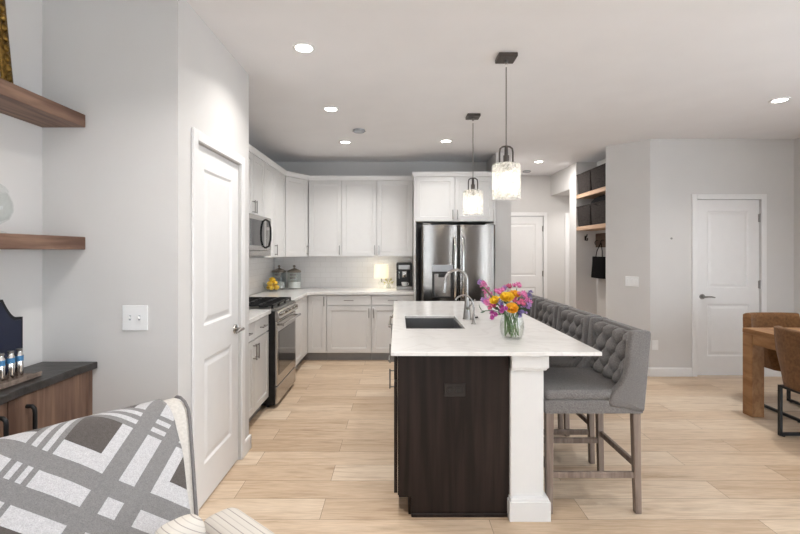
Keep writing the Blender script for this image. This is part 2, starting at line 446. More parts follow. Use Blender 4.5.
# ------------------------------------------------------------------ room shell
CH = 2.74
XL, XP, YP = -1.764, -1.09, 2.235
XK, YB = -1.79, 6.52
XR, YR = 4.58, 5.20
YH = 7.69
struct(MB().box(-2.0, 4.8, -3.7, 7.9, -.12, 0).build('floor', 'floor'))
struct(MB().box(-2.0, 4.8, -3.7, 7.9, CH, CH+.12).build('ceiling', 'ceiling_paint'))
struct(MB().box(XL-.13, XL, -3.6, YP, 0, CH).build('wall_left', 'wall_paint'))
struct(MB().box(XL-.13, XP-.12, YP, YP+.12, 0, CH).build('wall_pantry_front', 'wall_paint'))
LY0, LY1, LZ = 2.440, 3.114, 2.04          # pantry door leaf
g = .006
w = MB().box(XP-.12, XP, YP, LY0-g, 0, CH).box(XP-.12, XP, LY1+g, 3.30, 0, CH).box(XP-.12, XP, LY0-g, LY1+g, LZ+g, CH)
w.box(XK-.12, XP-.12, 3.19, 3.30, 0, CH)
struct(w.build('wall_pantry_side', 'wall_paint'))
struct(MB().box(XK-.12, XK, 3.30, YB+.12, 0, CH).build('wall_kitchen_left', 'wall_paint'))
struct(MB().box(XK, 1.29, YB, YB+.12, 0, CH).build('wall_back', 'wall_paint'))
struct(MB().box(1.29, 1.49, 5.90, YH, 0, CH).build('wall_partition', 'wall_paint'))
# hall end wall with its door opening
HX0, HX1 = 1.735, 2.49
w = MB().box(1.29, HX0-g, YH, YH+.12, 0, CH).box(HX1+g, 3.6, YH, YH+.12, 0, CH).box(HX0-g, HX1+g, YH, YH+.12, LZ+g, CH)
struct(w.build('wall_hall_end', 'wall_paint'))
# hall right side: alcove with lowered soffit, column, niche
struct(MB().box(2.62, 3.6, 6.80, YH, 2.39, CH).build('ceiling_soffit', 'wall_paint'))
struct(MB().box(2.60, 3.6, 6.55, 6.80, 0, CH).build('wall_hall_right', 'wall_paint'))
struct(MB().box(2.90, 3.02, 5.62, 6.55, 0, CH).build('wall_niche', 'wall_paint'))
struct(MB().box(3.48, 3.6, 6.80, YH, 0, 2.39).build('wall_alcove', 'wall_paint'))
# angled corner and the wall with the closet door
RX0, RX1 = 3.462, 4.192
struct(MB().prism([(2.92, YR), (2.92, YR+.42), (2.60, 5.62), (2.57, 5.55)], 'z', 0, CH).build('wall_corner', 'wall_paint'))
w = MB().box(2.92, RX0-g, YR, YR+.12, 0, CH).box(RX1+g, XR, YR, YR+.12, 0, CH).box(RX0-g, RX1+g, YR, YR+.12, LZ+g, CH)
struct(w.build('wall_right_front', 'wall_paint'))
# right wall with patio glazing out of view, rear wall with two unseen windows added for light
w = MB().box(XR, XR+.12, 2.8, YR+.12, 0, CH).box(XR, XR+.12, -3.6, -1.6, 0, CH).box(XR, XR+.12, -1.6, 2.8, 2.4, CH).box(XR, XR+.12, -1.6, 2.8, 0, .08)
struct(w.build('wall_right', 'wall_paint'))
w = MB()
for a, b in ((XL-.13, -1.6), (.1, 3.45), (4.5, XR+.12)): w.box(a, b, -3.6, -3.48, 0, CH)
for a, b in ((-1.6, .1), (3.45, 4.5)): w.box(a, b, -3.6, -3.48, 0, .55 if a < 0 else .25).box(a, b, -3.6, -3.48, 2.35, CH)
struct(w.build('wall_rear', 'wall_paint'))
def window_frame(name, M, w_, h_, nx):
    r = sroot(name)
    b = MB(M); f = .06
    b.box(0, w_, -.03, .03, 0, f).box(0, w_, -.03, .03, h_-f, h_).box(0, f, -.03, .03, f, h_-f).box(w_-f, w_, -.03, .03, f, h_-f)
    for k in range(1, nx): b.box(k*w_/nx-.03, k*w_/nx+.03, -.03, .03, f, h_-f)
    b.build('window_frame', 'trim_white', r)
    MB(M).box(f, w_-f, .004, .010, f, h_-f).build('pane', 'clear_glass', r)
window_frame('added_window_1', T(-1.6, -3.54, .55), 1.7, 1.8, 2)
window_frame('added_window_2', T(3.45, -3.54, .25), 1.05, 2.1, 1)
window_frame('window_3', T(XR+.06, -1.6, .08) @ FACE_RIGHT, 4.4, 2.32, 4)

# backsplash on the two kitchen walls
bs = MB().box(XK, XK+.008, 3.30, YB, .915, 1.40).box(XK+.008, .2146, YB-.008, YB, .915, 1.40)
struct(bs.build('wall_backsplash', 'tile'))

# baseboards (profile swept along the foot of the walls)
BP = [(0, 0), (.014, 0), (.014, .085), (.009, .098), (0, .10)]
struct(MB().sweep([(XP, YP), (XP, LY0-.062)], BP).build('baseboard_pantry_near', 'trim_white'))
struct(MB().sweep([(XP, LY1+.062), (XP, 3.30), (XK+.7, 3.30)][:2], BP).box(XP-.0, XP+.014, 3.29, 3.314, 0, .098).build('baseboard_pantry', 'trim_white'))
struct(MB().sweep([(XL, 2.2), (XL, YP), (XP, YP)], BP).build('baseboard_left', 'trim_white'))
struct(MB().sweep([(2.57, 5.55), (2.92, YR), (RX0-.066, YR)], BP).build('baseboard_corner', 'trim_white'))
struct(MB().sweep([(RX1+.066, YR), (XR, YR), (XR, 2.8)], BP).build('baseboard_right', 'trim_white'))
struct(MB().sweep([(1.29, 5.90), (1.49, 5.90), (1.49, YH), (HX0-.066, YH)][::1], [(-o, z) for o, z in BP]).build('baseboard_partition', 'trim_white'))
struct(MB().sweep([(HX1+.066, YH), (2.80, YH)], BP).build('baseboard_hall', 'trim_white'))

# interior doors: moulded two panel leaf, casing, hinges, lever
DPROF = [(0, 0), (.012, .009), (.022, .009), (.05, .002)]
def room_door(name, M, w_, handle_left, lever=True, thresh=True):
    """M puts local x along the wall from the leaf's left jamb, -Y out of the wall face"""
    r = sroot(name, M.to_translation())
    h = LZ
    st = .125
    MB(M @ T(0, .012)).panels(.002, w_-.002, .012, h, .036, [(st, w_-st, .23, .83), (st, w_-st, 1.02, h-.125)], DPROF).build('door_leaf', 'trim_white', r)
    c = MB(M)
    cw = .058
    for x in (-.006-cw, w_+.006):
        c.box(x, x+cw, -.016, -.0005, 0, h+.006+cw, .004)
        xi = x+cw if x < 0 else x-.0
        c.box(min(xi, xi), max(xi, xi)+.0001, -.0005, .11, 0, h) if False else None
    c.box(-.0062, w_+.0062, -.016, -.0005, h+.006, h+.006+cw, .004)
    c.build('door_casing', 'trim_white', r)
    hx = w_+.001 if handle_left else -.001
    for z in (.22, 1.06, 1.83):
        MB(M).cyl((hx, .004, z-.05), (hx, .004, z+.05), .0075, seg=10).box(hx-.017, hx+.017, .008, .0125, z-.045, z+.045).build('hinge', 'nickel', r)
    kx = .065 if handle_left else w_-.065; s = 1 if handle_left else -1
    if lever:
        hb = MB(M).cyl((kx, .012, .92), (kx, .002, .92), .032, .029, 24).cyl((kx, .004, .92), (kx, -.045, .92), .010, seg=14)
        hb.tube([(kx-.006*s, -.043, .92), (kx+.03*s, -.047, .924), (kx+.07*s, -.045, .922), (kx+.115*s, -.04, .914)], [.011, .010, .009, .007])
    else:
        hb = MB(M).cyl((kx, .012, .92), (kx, .002, .92), .032, .029, 24).cyl((kx, .004, .92), (kx, -.03, .92), .011, seg=14).ball((kx, -.045, .92), .028)
    hb.build('door_handle', 'nickel', r, 40)
    return r
room_door('door_1', T(XP, LY0) @ FACE_RIGHT, LY1-LY0, False)
room_door('door_2', T(RX0, YR), RX1-RX0, True)
room_door('door_3', T(HX0, YH), HX1-HX0, True)
# side room door in the alcove
r4 = sroot('door_4', (2.87, YH, 0))
MB(T(2.92, YH)).box(-.06, 0, -.016, -.0005, 0, LZ+.06, .004).box(0, .5, -.016, -.0005, LZ, LZ+.06, .004).build('door_casing', 'trim_white', r4)
MB(T(2.92, YH)).panels(.002, .5, .012, LZ, .012, [(.1, .4, .23, .83), (.1, .4, 1.02, LZ-.125)], DPROF[:2]).M
m4 = MB(T(2.922, YH-.0125)); m4.panels(0, .5, .012, LZ-.002, .012, [(.1, .4, .23, .83), (.1, .4, 1.02, LZ-.125)], [(0, 0), (.012, .005), (.03, .002)])
m4.build('door_leaf', 'trim_white', r4)

# ------------------------------------------------------------------ kitchen cabinets
SH = [(0, 0), (.003, .007), (.006, .008)]
def shaker(M, x0, x1, z0, z1, rail=.057, t=.019):
    return MB(M).panels(x0, x1, z0, z1, t, [(x0+rail, x1-rail, z0+rail, z1-rail)], SH)
def pull(M, x, z, vert=True, L=.128, mat='nickel', parent=None, name='handle'):
    b = MB(M); h = L/2; o = -.03
    a0, a1 = ((x, z-h+.012), (x, z+h-.012)) if vert else ((x-h+.012, z), (x+h-.012, z))
    for a in (a0, a1): b.cyl((a[0], 0, a[1]), (a[0], o, a[1]), .0045, seg=8)
    if vert: b.box(x-.0055, x+.0055, o-.005, o+.005, z-h, z+h, .002, 1)
    else: b.box(x-h, x+h, o-.005, o+.005, z-.0055, z+.0055, .002, 1)
    return b.build(name, mat, parent)
def door_on(M, root, x0, x1, z0, z1, handle=None, hz=None, name='door', mat='cabinet_white', hmat='nickel'):
    """handle 'l' / 'r' = side of the vertical pull"""
    q = .004
    d = shaker(M, x0+q, x1-q, z0+q, z1-q).build(name, mat, root)
    if handle:
        pull(M, x0+.03 if handle == 'l' else x1-.03, hz, True, mat=hmat, parent=d)
    return d
def drawer_on(M, root, x0, x1, z0, z1, mat='cabinet_white', hmat='nickel'):
    q = .004
    if z1-z0 < .2: d = MB(M).box(x0+q, x1-q, 0, .019, z0+q, z1-q, .002, 1).build('drawer', mat, root)
    else: d = shaker(M, x0+q, x1-q, z0+q, z1-q).build('drawer', mat, root)
    pull(M, (x0+x1)/2, (z0+z1)/2 if z1-z0 < .2 else z1-.06, False, mat=hmat, parent=d)
    return d
UZ0, UZ1 = 1.372, 2.418
UF = XK+.345        # front of the left wall units' doors
BF = YB-.345        # front of the back wall units' doors
# left wall units
def left_upper(y0, y1, z0, doors, label):
    c = thing('wall_cabinet', label, 'cabinet', (XK, y0, z0), 'white wall cabinets')
    MB().box(XK+.001, UF-.02, y0+.001, y1-.001, z0, UZ1).build('carcass', 'cabinet_white', c)
    M = T(UF, 0) @ FACE_RIGHT
    for a, b, h, hz in doors: door_on(M, c, a, b, z0, UZ1, h, hz)
    return c
left_upper(3.305, 4.13, UZ0, [(3.305, 3.7175, 'r', 1.46), (3.7175, 4.13, 'l', 1.46)], 'white wall cabinet hidden behind the pantry corner, before the microwave')
left_upper(4.13, 4.89, 1.805, [(4.13, 4.51, 'r', 1.89), (4.51, 4.89, 'l', 1.89)], 'short white two-door wall cabinet directly above the microwave')
left_upper(4.89, 5.80, UZ0, [(4.89, 5.33, 'r', 1.46), (5.33, 5.80, None, 1.46)], 'tall white wall cabinet on the side wall just past the microwave')
# corner unit with a slanted door
CX = -1.222
c = thing('corner_wall_cabinet', 'white corner wall cabinet with a slanted door above the glass canisters', 'cabinet', (XK, 5.80, UZ0), 'white wall cabinets')
p0 = Vector((UF, 5.802)); p1 = Vector((CX-.002, BF)); dd = (p1-p0); ang = math.atan2(dd.y, dd.x); nrm = Vector((dd.y, -dd.x)).normalized()
a0 = p0-nrm*.02; a1 = p1-nrm*.02
MB().prism([(XK+.001, 5.802), tuple(a0+Vector((-.004, .002))), tuple(a1), (CX-.002, YB-.001), (XK+.001, YB-.001)], 'z', UZ0, UZ1).build('carcass', 'cabinet_white', c)
door_on(T(p0.x, p0.y) @ Matrix.Rotation(ang, 4, 'Z'), c, .003, dd.length-.004, UZ0, UZ1, 'r', 1.46)
# back wall units
def back_upper(x0, x1, doors, label):
    c = thing('wall_cabinet', label, 'cabinet', (x0, YB, UZ0), 'white wall cabinets')
    MB().box(x0+.001, x1-.001, BF+.02, YB-.001, UZ0, UZ1).build('carcass', 'cabinet_white', c)
    for a, b, h in doors: door_on(T(0, BF), c, a, b, UZ0, UZ1, h, 1.46)
    return c
back_upper(CX, -.765, [(CX, -.765, 'r')], 'single-door white wall cabinet beside the slanted corner cabinet')
back_upper(-.765, .2146, [(-.765, -.285, 'r'), (-.285, .205, 'l')], 'double-door white wall cabinet above the lit table lamp and espresso machine')
# refrigerator surround
FC = 5.87
c = thing('refrigerator_cabinet', 'white cabinet and side panels framing the steel refrigerator', 'cabinet', (.2146, YB, 0))
MB().box(.2166, .2400, FC, YB-.001, 0, UZ1).build('side_panel', 'cabinet_white', c)
MB().box(1.2560, 1.2800, FC, YB-.001, 0, UZ1).build('side_panel', 'cabinet_white', c)
MB().box(.2402, 1.2558, FC+.02, YB-.001, 1.835, UZ1).build('carcass', 'cabinet_white', c)
door_on(T(0, FC), c, .2402, .748, 1.835, UZ1, 'r', 1.92)
door_on(T(0, FC), c, .748, 1.2558, 1.835, UZ1, 'l', 1.92)
# crown along the tops
CP = [(0, UZ1-.002), (.014, UZ1-.002), (.016, UZ1+.014), (.024, UZ1+.036), (.026, UZ1+.060), (0, UZ1+.060)]
CP = [(o, z+.0025) for o, z in CP]
struct(MB().sweep([(UF-.01, 3.305), (UF-.01, 5.80), (CX, BF+.01), (.2146, BF+.01)], CP).build('trim_1', 'trim_white'))
struct(MB().sweep([(.2166, BF+.02), (.2166, FC+.005), (1.28, FC+.005), (1.28, YB-.01)], [(o, z) for o, z in CP]).build('trim_2', 'trim_white'))

# base units
BX = -1.18          # door plane of the left run
BY = 5.905          # door plane of the back run
TZ = .875
def toe(b, *a): return b.box(*a)
ML = T(BX, 0) @ FACE_RIGHT
MBk = T(0, BY)
c = thing('base_cabinet', 'white base cabinet with drawer and door between the pantry wall and the range', 'cabinet', (XK, 3.302, 0), 'white base cabinets')
MB().box(XK+.001, BX-.02, 3.302, 4.122, .105, TZ).build('carcass', 'cabinet_white', c)
MB().box(XK+.001, BX-.075, 3.302, 4.122, 0, .104).build('toe_kick', 'toe_kick', c)
drawer_on(ML, c, 3.302, 3.71, .72, .868); drawer_on(ML, c, 3.71, 4.122, .72, .868)
door_on(ML, c, 3.302, 3.71, .112, .715, 'r', .62); door_on(ML, c, 3.71, 4.122, .112, .715, 'l', .62)
c = thing('base_cabinet', 'narrow white base cabinet between the range and the inner corner', 'cabinet', (XK, 4.9, 0), 'white base cabinets')
MB().box(XK+.001, BX-.02, 4.898, 5.58, .105, TZ).build('carcass', 'cabinet_white', c)
MB().box(XK+.001, BX-.075, 4.898, 5.58, 0, .104).build('toe_kick', 'toe_kick', c)
door_on(ML, c, 4.898, 5.58, .112, .868, None)
c = thing('corner_base_cabinet', 'white corner base cabinet with a full-height door and pull at its side', 'cabinet', (XK, 5.59, 0), 'white base cabinets')
MB().prism([(XK+.001, 5.582), (BX-.02, 5.582), (BX-.02, BY+.02), (-.932, BY+.02), (-.932, YB-.001), (XK+.001, YB-.001)], 'z', .105, TZ).build('carcass', 'cabinet_white', c)
MB().prism([(XK+.001, 5.582), (BX-.075, 5.582), (BX-.075, BY+.075), (-.932, BY+.075), (-.932, YB-.001), (XK+.001, YB-.001)], 'z', 0, .104).build('toe_kick', 'toe_kick', c)
MB(ML).box(5.582, BY-.002, 0, .019, .112, .868).build('filler_panel', 'cabinet_white', c)
door_on(MBk, c, BX+.002, -.932, .112, .868, 'r', .79)
def back_base(x0, x1, hand, label):
    c = thing('base_cabinet', label, 'cabinet', (x0, YB, 0), 'white base cabinets')
    MB().box(x0+.001, x1-.001, BY+.02, YB-.001, .105, TZ).build('carcass', 'cabinet_white', c)
    MB().box(x0+.001, x1-.001, BY+.075, YB-.001, 0, .104).build('toe_kick', 'toe_kick', c)
    drawer_on(MBk, c, x0, x1, .735, .868); door_on(MBk, c, x0, x1, .112, .73, hand, .635)
back_base(-.931, -.345, 'r', 'white base cabinet with drawer in the middle of the back counter')
back_base(-.344, .2146, 'l', 'white base cabinet with drawer under the table lamp and espresso machine')

# counters
tag(MB().prism([(XK+.009, 3.302), (-1.157, 3.302), (-1.157, 4.124), (XK+.009, 4.124)], 'z', TZ+.001, .914, .003, 1).build('countertop', 'quartz'), 'short white quartz counter between the pantry wall and the range', 'countertop')
cp = [(XK+.009, 4.896), (-1.157, 4.896), (-1.157, 5.76), (-1.14, 5.83), (-1.09, 5.872), (-1.03, 5.88), (.2146, 5.88), (.2146, YB-.009), (XK+.009, YB-.009)]
tag(MB().prism(cp, 'z', TZ+.001, .914, .003, 1).build('countertop', 'quartz'), 'L-shaped white quartz counter running along the back wall', 'countertop')

# ------------------------------------------------------------------ range
RY0, RY1 = 4.130, 4.890
c = thing('range', 'stainless gas range with black oven side in the side wall run', 'stove', (-1.5, 4.51, 0))
RFX = -1.105
MB().box(XK+.03, RFX-.024, RY0, RY1, .03, .895).build('body', 'black_metal', c)
MB().box(XK+.03, RFX-.01, RY0-.0, RY1, .8955, .915, .003, 1).build('cooktop', 'steel_dark', c)
MR = T(RFX, RY0) @ FACE_RIGHT
rw = RY1-RY0
d = MB(MR).box(.004, rw-.004, 0, .0235, .205, .800, .006).build('oven_door', 'steel', c)
MB(MR).box(.055, rw-.055, -.003, .004, .29, .70, .004, 1).build('oven_window', 'black_glass', d)
hb = MB(MR).cyl((.05, 0, .765), (.05, -.05, .765), .009, seg=10).cyl((rw-.05, 0, .765), (rw-.05, -.05, .765), .009, seg=10).cyl((.02, -.05, .765), (rw-.02, -.05, .765), .0125, seg=14)
hb.build('handle', 'steel', d, 40)
MB(MR).box(.004, rw-.004, .002, .0235, .035, .198, .006).build('storage_drawer', 'steel', c)
cpn = MB(T(RFX, RY0)).prism([(-.0235, .804), (.0, .804), (.028, .826), (.002, .894), (-.0235, .894)], 'y', .002, rw-.002, .003, 1).build('control_panel', 'steel', c)
nv = Vector((.11, 0, .033)).normalized()
for k in range(5):
    p = Vector((RFX+.015, RY0+.10+k*(rw-.20)/4, .862))
    MB().cyl(p-nv*.006, p+nv*.012, .019, .018, 18).cyl(p+nv*.011, p+nv*.030, .015, .014, 18).build('knob', 'steel', cpn, 35)
for k in range(3):
    y0 = RY0+.02+k*(rw-.04)/3; y1 = y0+(rw-.04)/3-.006
    gx0, gx1 = XK+.07, RFX-.045
    gb = MB()
    for yy in (y0+.008, (y0+y1)/2, y1-.008): gb.box(gx0, gx1, yy-.006, yy+.006, .938, .952, .002, 1)
    for xx in (gx0+.006, gx0+.13, (gx0+gx1)/2, gx1-.13, gx1-.006): gb.box(xx-.006, xx+.006, y0+.002, y1-.002, .9375, .953, .002, 1)
    for xx in (gx0+.008, gx1-.008):
        for yy in (y0+.01, y1-.01): gb.box(xx-.008, xx+.008, yy-.008, yy+.008, .9152, .938)
    gb.build('burner_grate', 'black_metal', c)
for xx in (XK+.19, RFX-.17):
    for yy in (RY0+.15, RY0+.38, RY1-.15):
        MB().cyl((xx, yy, .9152), (xx, yy, .925), .045, seg=22).cyl((xx, yy, .925), (xx, yy, .934), .03, .028, 22).build('burner', 'black_metal', c, 40)
for yy in (RY0+.05, RY1-.05):
    for xx in (XK+.08, RFX-.10): MB().cyl((xx, yy, 0), (xx, yy, .031), .015, seg=10).build('foot', 'rubber', c)
# ------------------------------------------------------------------ microwave
c = thing('microwave', 'stainless over-the-range microwave mounted above the cooktop', 'microwave', (XK, 4.51, 1.39))
MX = -1.372
MB().box(XK+.009, MX-.03, 4.134, 4.886, 1.395, 1.803).build('body', 'steel_dark', c)
MM = T(MX, 4.134) @ FACE_RIGHT
mw = .752
d = MB(MM).box(.002, .575, 0, .029, 1.452, 1.800, .006).build('door', 'steel', c)
MB(MM).box(.05, .50, -.002, .004, 1.50, 1.755, .003, 1).build('door_window', 'black_glass', d)
MB(MM).tube([(.548, 0, 1.48), (.548, -.035, 1.50), (.548, -.05, 1.56), (.548, -.053, 1.626), (.548, -.05, 1.69), (.548, -.035, 1.755), (.548, 0, 1.775)], .010, 10).build('handle', 'black_metal', d, 60)
k = MB(MM).box(.578, mw-.002, .001, .029, 1.452, 1.800, .004).build('control_panel', 'steel', c)
MB(MM).box(.60, mw-.025, -.001, .004, 1.70, 1.77).build('display', 'black_glass', k)
MB(MM).box(.60, mw-.025, -.001, .004, 1.48, 1.67).build('keypad', 'steel_dark', k)
MB(MM).box(.002, mw-.002, .003, .029, 1.395, 1.449, .004).build('vent_strip', 'steel', c)

# ------------------------------------------------------------------ refrigerator
c = thing('refrigerator', 'stainless french-door refrigerator with water dispenser beside the hall', 'refrigerator', (.765, 6.1, 0))
FX0, FX1, FY = .306, 1.224, 5.62
FM = (FX0+FX1)/2
MB().box(FX0+.004, FX1-.004, FY+.075, YB-.03, .03, 1.765).build('body', 'steel_dark', c)
def bowed(x0, x1, z0, z1, bow=.016):
    b = MB()
    def f(u, v):
        x = x0+(x1-x0)*u; z = z0+(z1-z0)*v
        e = min(u, 1-u)*(x1-x0); r = .02
        y = FY+bow*(2*u-1)**2
        if e < r: y += r-math.sqrt(max(0, r*r-(r-e)**2))
        return (x, y, z)
    us = 24
    b.grid(f, us, 1)
    pts = [f(i/us, 0)[:2] for i in range(us+1)]
    b2 = MB().prism([(x0, FY+.07)]+[(p[0], p[1]+.0006) for p in pts]+[(x1, FY+.07)], 'z', z0, z1)
    b.bm.free(); return b2
d1 = bowed(FX0, FM-.003, .72, 1.775).build('door', 'fridge_steel', c, 35)
d2 = bowed(FM+.003, FX1, .72, 1.775).build('door', 'fridge_steel', c, 35)
d3 = bowed(FX0, FX1, .04, .712).build('freezer_drawer', 'fridge_steel', c, 35)
for d, x in ((d1, FM-.05), (d2, FM+.05)):
    MB().tube([(x, FY+.02, .86), (x, FY-.035, .90), (x, FY-.055, 1.02), (x, FY-.06, 1.22), (x, FY-.055, 1.44), (x, FY-.035, 1.58), (x, FY+.02, 1.62)], .0135, 14).build('handle', 'chrome', d, 60)
MB().tube([(FX0+.08, FY+.02, .64), (FX0+.1, FY-.045, .64), (FM, FY-.055, .64), (FX1-.1, FY-.045, .64), (FX1-.08, FY+.02, .64)], .013, 12).build('handle', 'chrome', d3, 60)
DX0, DX1 = .432, .690
dp = MB().box(DX0, DX1, FY-.010, FY+.02, 1.19, 1.275, .004, 1).build('dispenser_panel', 'screen_grey', d1)
dr = MB().box(DX0, DX0+.028, FY-.008, FY+.02, .86, 1.188).box(DX1-.028, DX1, FY-.008, FY+.02, .86, 1.188).box(DX0+.028, DX1-.028, FY-.008, FY+.02, .86, .88).box(DX0+.028, DX1-.028, FY-.008, FY+.02, 1.165, 1.188)
dr = dr.build('dispenser_frame', 'black_plastic', d1)
MB().box(DX0+.029, DX1-.029, FY-.001, FY+.02, .881, 1.164).build('dispenser_recess', 'steel', d1)
MB().box((DX0+DX1)/2-.05, (DX0+DX1)/2+.05, FY-.025, FY-.001, 1.12, 1.164, .006).build('dispenser_nozzle', 'black_plastic', d1)
for x in (FX0+.06, FX1-.06): MB().box(x-.05, x+.05, FY+.03, FY+.12, 1.7755, 1.797, .006).build('hinge_cap', 'steel_dark', c)
for x in (FX0+.08, FX1-.08):
    for y in (FY+.15, YB-.1): MB().cyl((x, y, 0), (x, y, .031), .02, seg=10).build('foot', 'rubber', c)

# ------------------------------------------------------------------ island
IY0, IY1 = 2.455, 4.74
c = thing('kitchen_island', 'dark espresso kitchen island with white corner posts', 'kitchen island', (.3, 3.6, 0))
IX0, IX1 = .0, .605
ib = MB().prism([(IX0+.075, 0), (IX1, 0), (IX1, .64), (IX0+.002, .64), (IX0+.002, .105), (IX0+.075, .105)], 'y', IY0+.02, IY1-.02)
ib.box(IX0+.002, IX1, IY0+.02, 3.08, .64, .892).box(IX0+.002, IX1, 3.74, IY1-.02, .64, .892).box(IX0+.002, IX0+.04, 3.08, 3.74, .64, .892).box(IX1-.1, IX1, 3.08, 3.74, .64, .892)
ib.build('cabinet_body', 'dark_espresso', c)
for a, b in ((IY0, IY0+.019), (IY1-.019, IY1)):
    MB().prism([(IX0+.075, 0), (IX1+.004, 0), (IX1+.004, .892), (IX0+.006, .892), (IX0+.006, .105), (IX0+.075, .105)], 'y', a, b).build('end_panel', 'dark_espresso', c)
MB().box(IX0+.060, IX0+.0745, IY0+.02, IY1-.02, 0, .104).build('toe_kick', 'dark_espresso', c)
MB().box(IX0+.0752, IX1-.002, IY0-.011, IY0-.0005, 0, .020, .003, 1).build('shoe_moulding', 'dark_espresso', c)
MI = T(IX0-.019, 0) @ FACE_LEFT
segs = [(-2.475, -2.95, 'doordrawer', 'l'), (-2.95, -3.42, 'door', 'r'), (-3.42, -3.85, 'door', 'l'), (-3.85, -4.45, 'dish', ''), (-4.45, -4.72, 'doordrawer', 'l')]
for b, a, kind, hd in segs:
    if kind == 'dish':
        d = MB(MI).box(a+.002, b-.002, -.008, .019, .112, .868, .004, 1).build('dishwasher_front', 'steel', c)
        MB(MI).cyl((a+.05, -.008, .80), (a+.05, -.05, .80), .008, seg=8).cyl((b-.05, -.008, .80), (b-.05, -.05, .80), .008, seg=8).cyl((a+.03, -.05, .80), (b-.03, -.05, .80), .011, seg=12).build('handle', 'steel', d, 40)
    elif kind == 'doordrawer':
        drawer_on(MI, c, a, b, .735, .868, 'dark_espresso'); door_on(MI, c, a, b, .112, .73, hd, .62, mat='dark_espresso')
    else: door_on(MI, c, a, b, .112, .868, hd, .77, mat='dark_espresso')
def post(y0, y1):
    x0, x1 = .6105, .790
    q = MB().box(x0, x1, y0, y1, .0, .892, .003, 1)
    q.box(x0-.0, x1+.014, y0-.018, y1+.008, .806, .83, .006, 2).box(x0, x1+.022, y0-.026, y1+.012, .818, .8925, .006, 2)
    q.box(x0-.012, x1+.030, y0-.030, y1+.012, 0, .105, .004, 2).box(x0-.006, x1+.022, y0-.022, y1+.008, .10, .122, .006, 2)
    return q.build('corner_post', 'cabinet_white', c)
post(2.432, 2.61); post(4.585, 4.76)
MB().box(IX1+.0055, IX1+.03, 2.63, 4.565, 0, .892).build('back_panel', 'dark_espresso', c)
# counter with sink cut-out
SX0, SX1, SY0, SY1 = .06, .468, 3.10, 3.72
cx0, cx1, cy0, cy1 = -.036, 1.081, 2.375, 4.80
q = bmesh.new()
xs = [cx0, SX0, SX1, cx1]; ys = [cy0, SY0, SY1, cy1]
V = [[q.verts.new((x, y, .914)) for y in ys] for x in xs]
fs = [q.faces.new((V[i][j], V[i+1][j], V[i+1][j+1], V[i][j+1])) for i in range(3) for j in range(3) if not (i == 1 and j == 1)]
ex = bmesh.ops.extrude_face_region(q, geom=fs)
bmesh.ops.translate(q, verts=[e for e in ex['geom'] if isinstance(e, bmesh.types.BMVert)], vec=(0, 0, -.021))
bmesh.ops.recalc_face_normals(q, faces=q.faces)
ed = [e for e in q.edges if len(e.link_faces) == 2 and e.calc_face_angle(0) > .5]
bmesh.ops.bevel(q, geom=ed, offset=.003, segments=2, profile=.5, affect='EDGES')
b = MB(); b.merge(q)
tag(b.build('island_countertop', 'quartz'), 'large white quartz countertop on the island with a sink cut-out', 'countertop')
# sink
c = thing('sink', 'dark grey undermount sink set in the island countertop', 'sink', ((SX0+SX1)/2, (SY0+SY1)/2, .66))
sz0, sz1 = .665, .8925
b = MB().box(SX0+.004, SX1-.004, SY0+.004, SY1-.004, sz0-.004, sz0)
b.box(SX0-.004, SX0+.004, SY0-.004, SY1+.004, sz0-.004, sz1).box(SX1-.004, SX1+.004, SY0-.004, SY1+.004, sz0-.004, sz1)
b.box(SX0+.004, SX1-.004, SY0-.004, SY0+.004, sz0-.004, sz1).box(SX0+.004, SX1-.004, SY1-.004, SY1+.004, sz0-.004, sz1)
b.build('basin', 'sink_steel', c)
MB().cyl((.264, 3.45, sz0), (.264, 3.45, sz0+.004), .045, seg=24).cyl((.264, 3.45, sz0+.004), (.264, 3.45, sz0+.007), .03, seg=20).build('drain', 'chrome', c, 40)
# main tap: conical body, gooseneck that arches over the sink
def arc(c0, r, a0, a1, n, dirx=(1, 0)):
    return [(c0[0]+dirx[0]*r*math.cos(a0+(a1-a0)*i/n), c0[1]+dirx[1]*r*math.cos(a0+(a1-a0)*i/n), c0[2]+r*math.sin(a0+(a1-a0)*i/n)) for i in range(n+1)]
c = thing('kitchen_faucet', 'tall brushed steel gooseneck faucet arching over the island sink', 'faucet', (.545, 3.53, .914))
fx, fy = .545, 3.53
MB().lathe([(.034, 0), (.034, .006), (.031, .012), (.024, .09), (.015, .17), (.0125, .19)], (fx, fy, .9142), 28).build('base', 'nickel', c, 50)
gp = [(fx, fy, 1.095), (fx, fy, 1.16), (fx, fy, 1.20)]+arc((fx-.085, fy, 1.215), .085, 0, PI*.93, 16)
gp += [(gp[-1][0]-.006, fy, gp[-1][2]-.04)]
MB().tube(gp, .0115, 14).build('neck', 'steel', c, 60)
e = Vector(gp[-1])
MB().cyl(e+Vector((.003, 0, .01)), e+Vector((-.008, 0, -.07)), .0145, .018, 18).build('spray_head', 'steel', c, 40)
MB().cyl((fx, fy-.02, 1.0), (fx, fy-.055, 1.005), .011, seg=14).tube([(fx, fy-.05, 1.005), (fx+.02, fy-.065, 1.03), (fx+.05, fy-.075, 1.075)], [.008, .007, .006]).build('lever', 'steel', c, 50)
c = thing('filter_tap', 'small slim drinking water tap beside the gooseneck faucet', 'faucet', (.557, 3.29, .914))
fx, fy = .557, 3.29
MB().lathe([(.018, 0), (.018, .006), (.012, .012), (.011, .06), (.009, .075)], (fx, fy, .9142), 20).build('base', 'nickel', c, 50)
gp = [(fx, fy, .985), (fx, fy, 1.03), (fx-.006, fy, 1.065)]+arc((fx-.074, fy, 1.06), .065, .35, PI*.86, 12)
MB().tube(gp, .0062, 10).build('spout', 'steel', c, 60)
